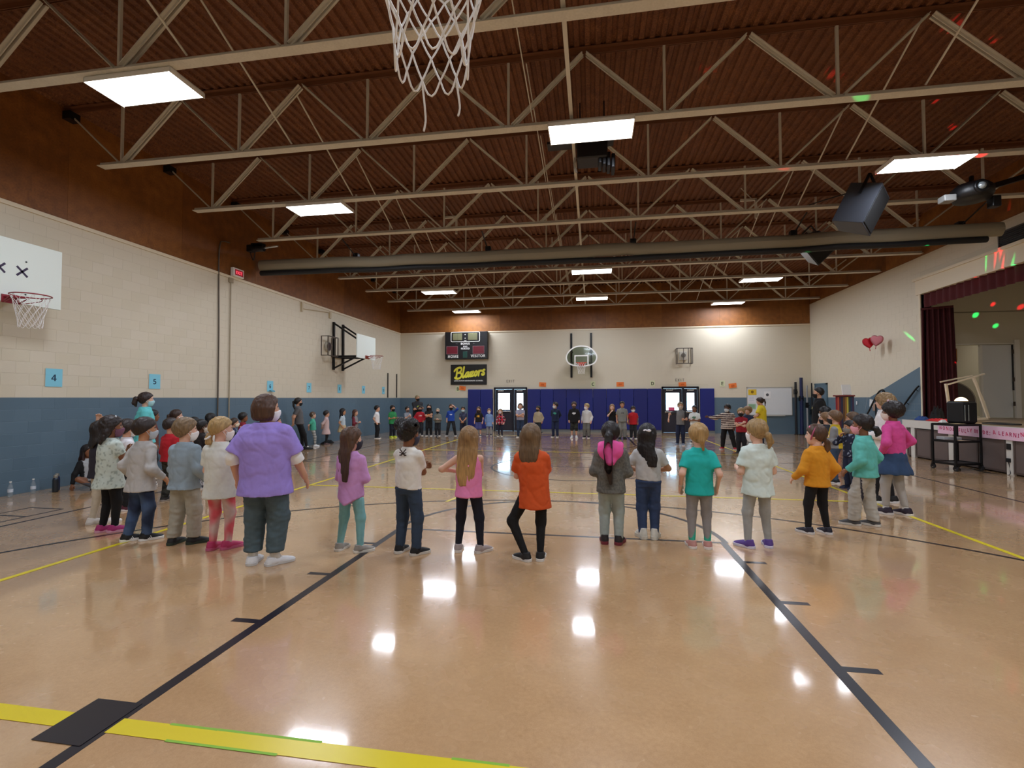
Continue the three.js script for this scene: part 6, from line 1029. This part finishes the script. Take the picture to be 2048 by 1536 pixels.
person({ x: 5.29, d: 16.6, H: 1.56, face: -62, headYaw: 0, headPitch: 12, bulk: 1.08, arms: 'fore', skin: SK.light, hair: { type: 'pony', color: 0x35241c, tail: [[0, .7, -.44], [0, .62, -.6], [0, .2, -.62], [0, -.3, -.5]], tr: .1 }, top: { color: 0xe8d02c, hem: -.14, ease: .025, flare: .012, wide: .012 }, bottom: { type: 'jeans', color: 0x2c3448 }, label: 'woman with ponytail in bright yellow tee by the whiteboard' });
person({ x: 5.68, d: 13.5, H: 1.81, face: -70, headYaw: 0, bulk: 1.1, arms: 'down', skin: SK.light, hair: { type: 'short', color: 0x15110f, thick: .05, front: .3 }, mask: 0x121214, top: { color: 0x0e0e10, hem: -.06, ease: .02, print: 0xe8dc8a, ph: .014 }, bottom: { type: 'pants', color: 0x1a1c22 }, label: 'tall man in black tee and black mask beside the corner posts' });
person({ x: 4.87, d: 11.3, H: 1.35, face: -52, headYaw: 0, arms: 'clasp', skin: SK.dark, hair: { type: 'short', color: 0x120d0d, thick: .1, low: -.02, frizz: .02 }, mask: 0xe4e4e8, top: { color: 0xb8b0a2, sleeve: 'long', hem: -.02 }, bottom: { type: 'leggings', color: 0xe4e0e2 }, shoes: { upper: 0xe8e4e4 }, label: 'dark haired child in beige sweater and white leggings before the black tee man' });
person({ x: 4.34, d: 9.7, H: 1.31, face: -56, headYaw: 0, arms: 'clasp', skin: SK.fair, hair: { type: 'short', color: 0x6e5238, thick: .1, front: .36, low: 0 }, mask: 0x26262a, top: { color: 0xd8b82a, sleeve: 'long', sleeves: 0x8f9092, hem: -.02 }, bottom: { type: 'jeans', color: 0x3c526e }, shoes: { upper: 0x16161a, sole: 0xe4e4e4 }, feet: [[.05, 0, 4], [-.05, .06, -6]], label: 'boy in yellow shirt with grey sleeves and blue jeans' });
person({ headYaw: 0, x: 4.62, d: 10.7, H: 1.25, face: -55, arms: 'down', skin: SK.fair, hair: { type: 'short', color: 0x7a5a3a, thick: .08 }, mask: 0x1c1c1e, top: { color: 0x2a2c34 }, bottom: { type: 'pants', color: 0x24262e }, label: 'light haired child with dark mask behind the yellow shirt boy' });
person({ headYaw: 0, x: 4.85, d: 10.15, H: 1.27, face: -58, arms: 'down', skin: SK.light, hair: { type: 'short', color: 0x5e4630, thick: .09, low: 0 }, top: { color: 0xd8c860, sleeve: 'short' }, bottom: { type: 'pants', color: 0x2c303a }, label: 'brown haired child in pale yellow behind the navy dotted boy' });
person({ x: 4.3, d: 9.1, H: 1.16, face: -105, headYaw: 10, arms: 'down', armR: 'face', skin: SK.tan, hair: { type: 'short', color: 0x171110, thick: .08, front: .4 }, mask: 0x8a8884, top: { color: 0x1c2238, sleeve: 'long', hem: -.03, pattern: patterns.fleck(L(0x1c2238), L(0x9aa2b4), 34, .38) }, bottom: { type: 'jeans', color: 0x1e2640 }, shoes: { upper: 0x1a2238, sole: 0x2a3450 }, label: 'small boy in navy dotted shirt and grey mask' });
person({ x: 2.5, d: 6.03, H: 1.24, face: -24, headYaw: -34, arms: 'down', armL: [[.14, .5, .12], [.4, 0, -1]], skin: SK.fair, hair: { type: 'pony', color: 0x4e3422, tip: 0x6a4628, tail: [[0, .3, -.42], [-.06, .16, -.5], [-.1, -.15, -.5], [-.1, -.45, -.42]], tr: .13, bow: 0xe07a9a, bowPos: [.12, .9, .2], band: 0xb05070 }, top: { color: 0xd8901c, sleeve: 'long', hem: -.06, ease: .018, flare: .008 }, bottom: { type: 'leggings', color: 0x0e0e10 }, shoes: { upper: 0x1c1a2a, sole: 0xdad6d4, lace: 0x3a3850 }, feet: [[.06, .05, 10], [-.1, .0, -10]], label: 'girl with pink headband in mustard top and black leggings' });
person({ x: 3.24, d: 6.52, H: 1.34, face: -48, headYaw: -8, arms: 'down', armL: [[.13, .5, .1], [.4, 0, -1]], lean: .03, skin: SK.brown, hair: { type: 'pony', color: 0x1e1412, tail: [[0, .35, -.42], [-.03, .3, -.58], [-.05, .12, -.68], [-.02, -.05, -.6]], tr: .15, frizz: .02 }, mask: 0xe8a0ac, top: { color: 0x62bcb2, sleeve: 'long', hem: -.06, ease: .024, flare: .002, amp: .009 }, bottom: { type: 'sweats', color: 0xb4b0a8, pattern: (x, y, z) => (x > .055 && Math.abs(z - .005) < .006 ? L(0x2a2a3a) : L(0xb8b4aa)) }, shoes: { upper: 0x4a4a4c, sole: 0xdad6ce, lace: 0x5a5a5c }, feet: [[.06, .08, 12], [-.05, -.04, -4]], label: 'girl with dark ponytail in aqua sweatshirt and pale grey pants' });
person({ x: 3.93, d: 7.22, H: 1.5, face: -36, headYaw: -18, arms: 'hip', skin: SK.brown, hair: { type: 'curly', color: 0x1c1210, frizz: .02, bow: 0xe8c8d8, bowPos: [.2, 1.12, .1] }, hairTop: .03, mask: 0xe8d8cc, top: { color: 0xd84c94, sleeve: 'long', hem: .02, ease: .014 }, bottom: { type: 'skirt', color: 0x30486a, under: 0xb4b0ac, long: .15 }, shoes: { upper: 0x2a1c2e, sole: 0xe0dcd8, lace: 0xb83a80 }, feet: [[.06, .04, 6], [-.05, -.06, -4]], label: 'girl in hot pink sweater and denim skirt with hands on hips' });
person({ headYaw: 0, x: 4.24, d: 7.97, H: 1.64, face: -48, arms: 'bent', skin: SK.fair, hairTop: .05, headScale: .95, hair: { type: 'curly', color: 0x8a6e48, tip: 0x9a7e54, frizz: .05, len: .01 }, top: { color: 0xece8e6, sleeve: 'long', hem: -.06, ease: .02 }, bottom: { type: 'leggings', color: 0x16161a }, shoes: { upper: 0x141416, sole: 0xe8e8e8 }, feet: [[.05, .08, 0], [-.05, -.02, -4]], label: 'tall person with big curly blonde hair in white top behind the pink sweater girl' });
// sitting girl by the left wall
person({ x: -8.55, d: 7.15, H: 1.2, face: 98, sit: true, headYaw: -6, lean: -.12, arms: 'clasp', armL: 'prop', armR: [[.2, .44, -.02], [1, 0, -.5]], skin: SK.brown, hair: { type: 'long', color: 0x1c1110, tip: 0x4a2018, len: .35, sides: true }, top: { color: 0xaeb0b2, sleeve: 'long', sleeves: 0x121214, hem: -.01 }, bottom: { type: 'leggings', color: 0x4a4a4e }, shoes: { upper: 0x4a4448 }, feet: [[.12, .3, 20], [-.12, .3, -20]], knee: [[1, .5, .3], [-1, .5, .3]], label: 'girl sitting on the floor against the blue wall in grey shirt with black sleeves' });

scene.traverse((o) => { if (o.isLight) o.castShadow = true; });
renderer.render(scene, camera);
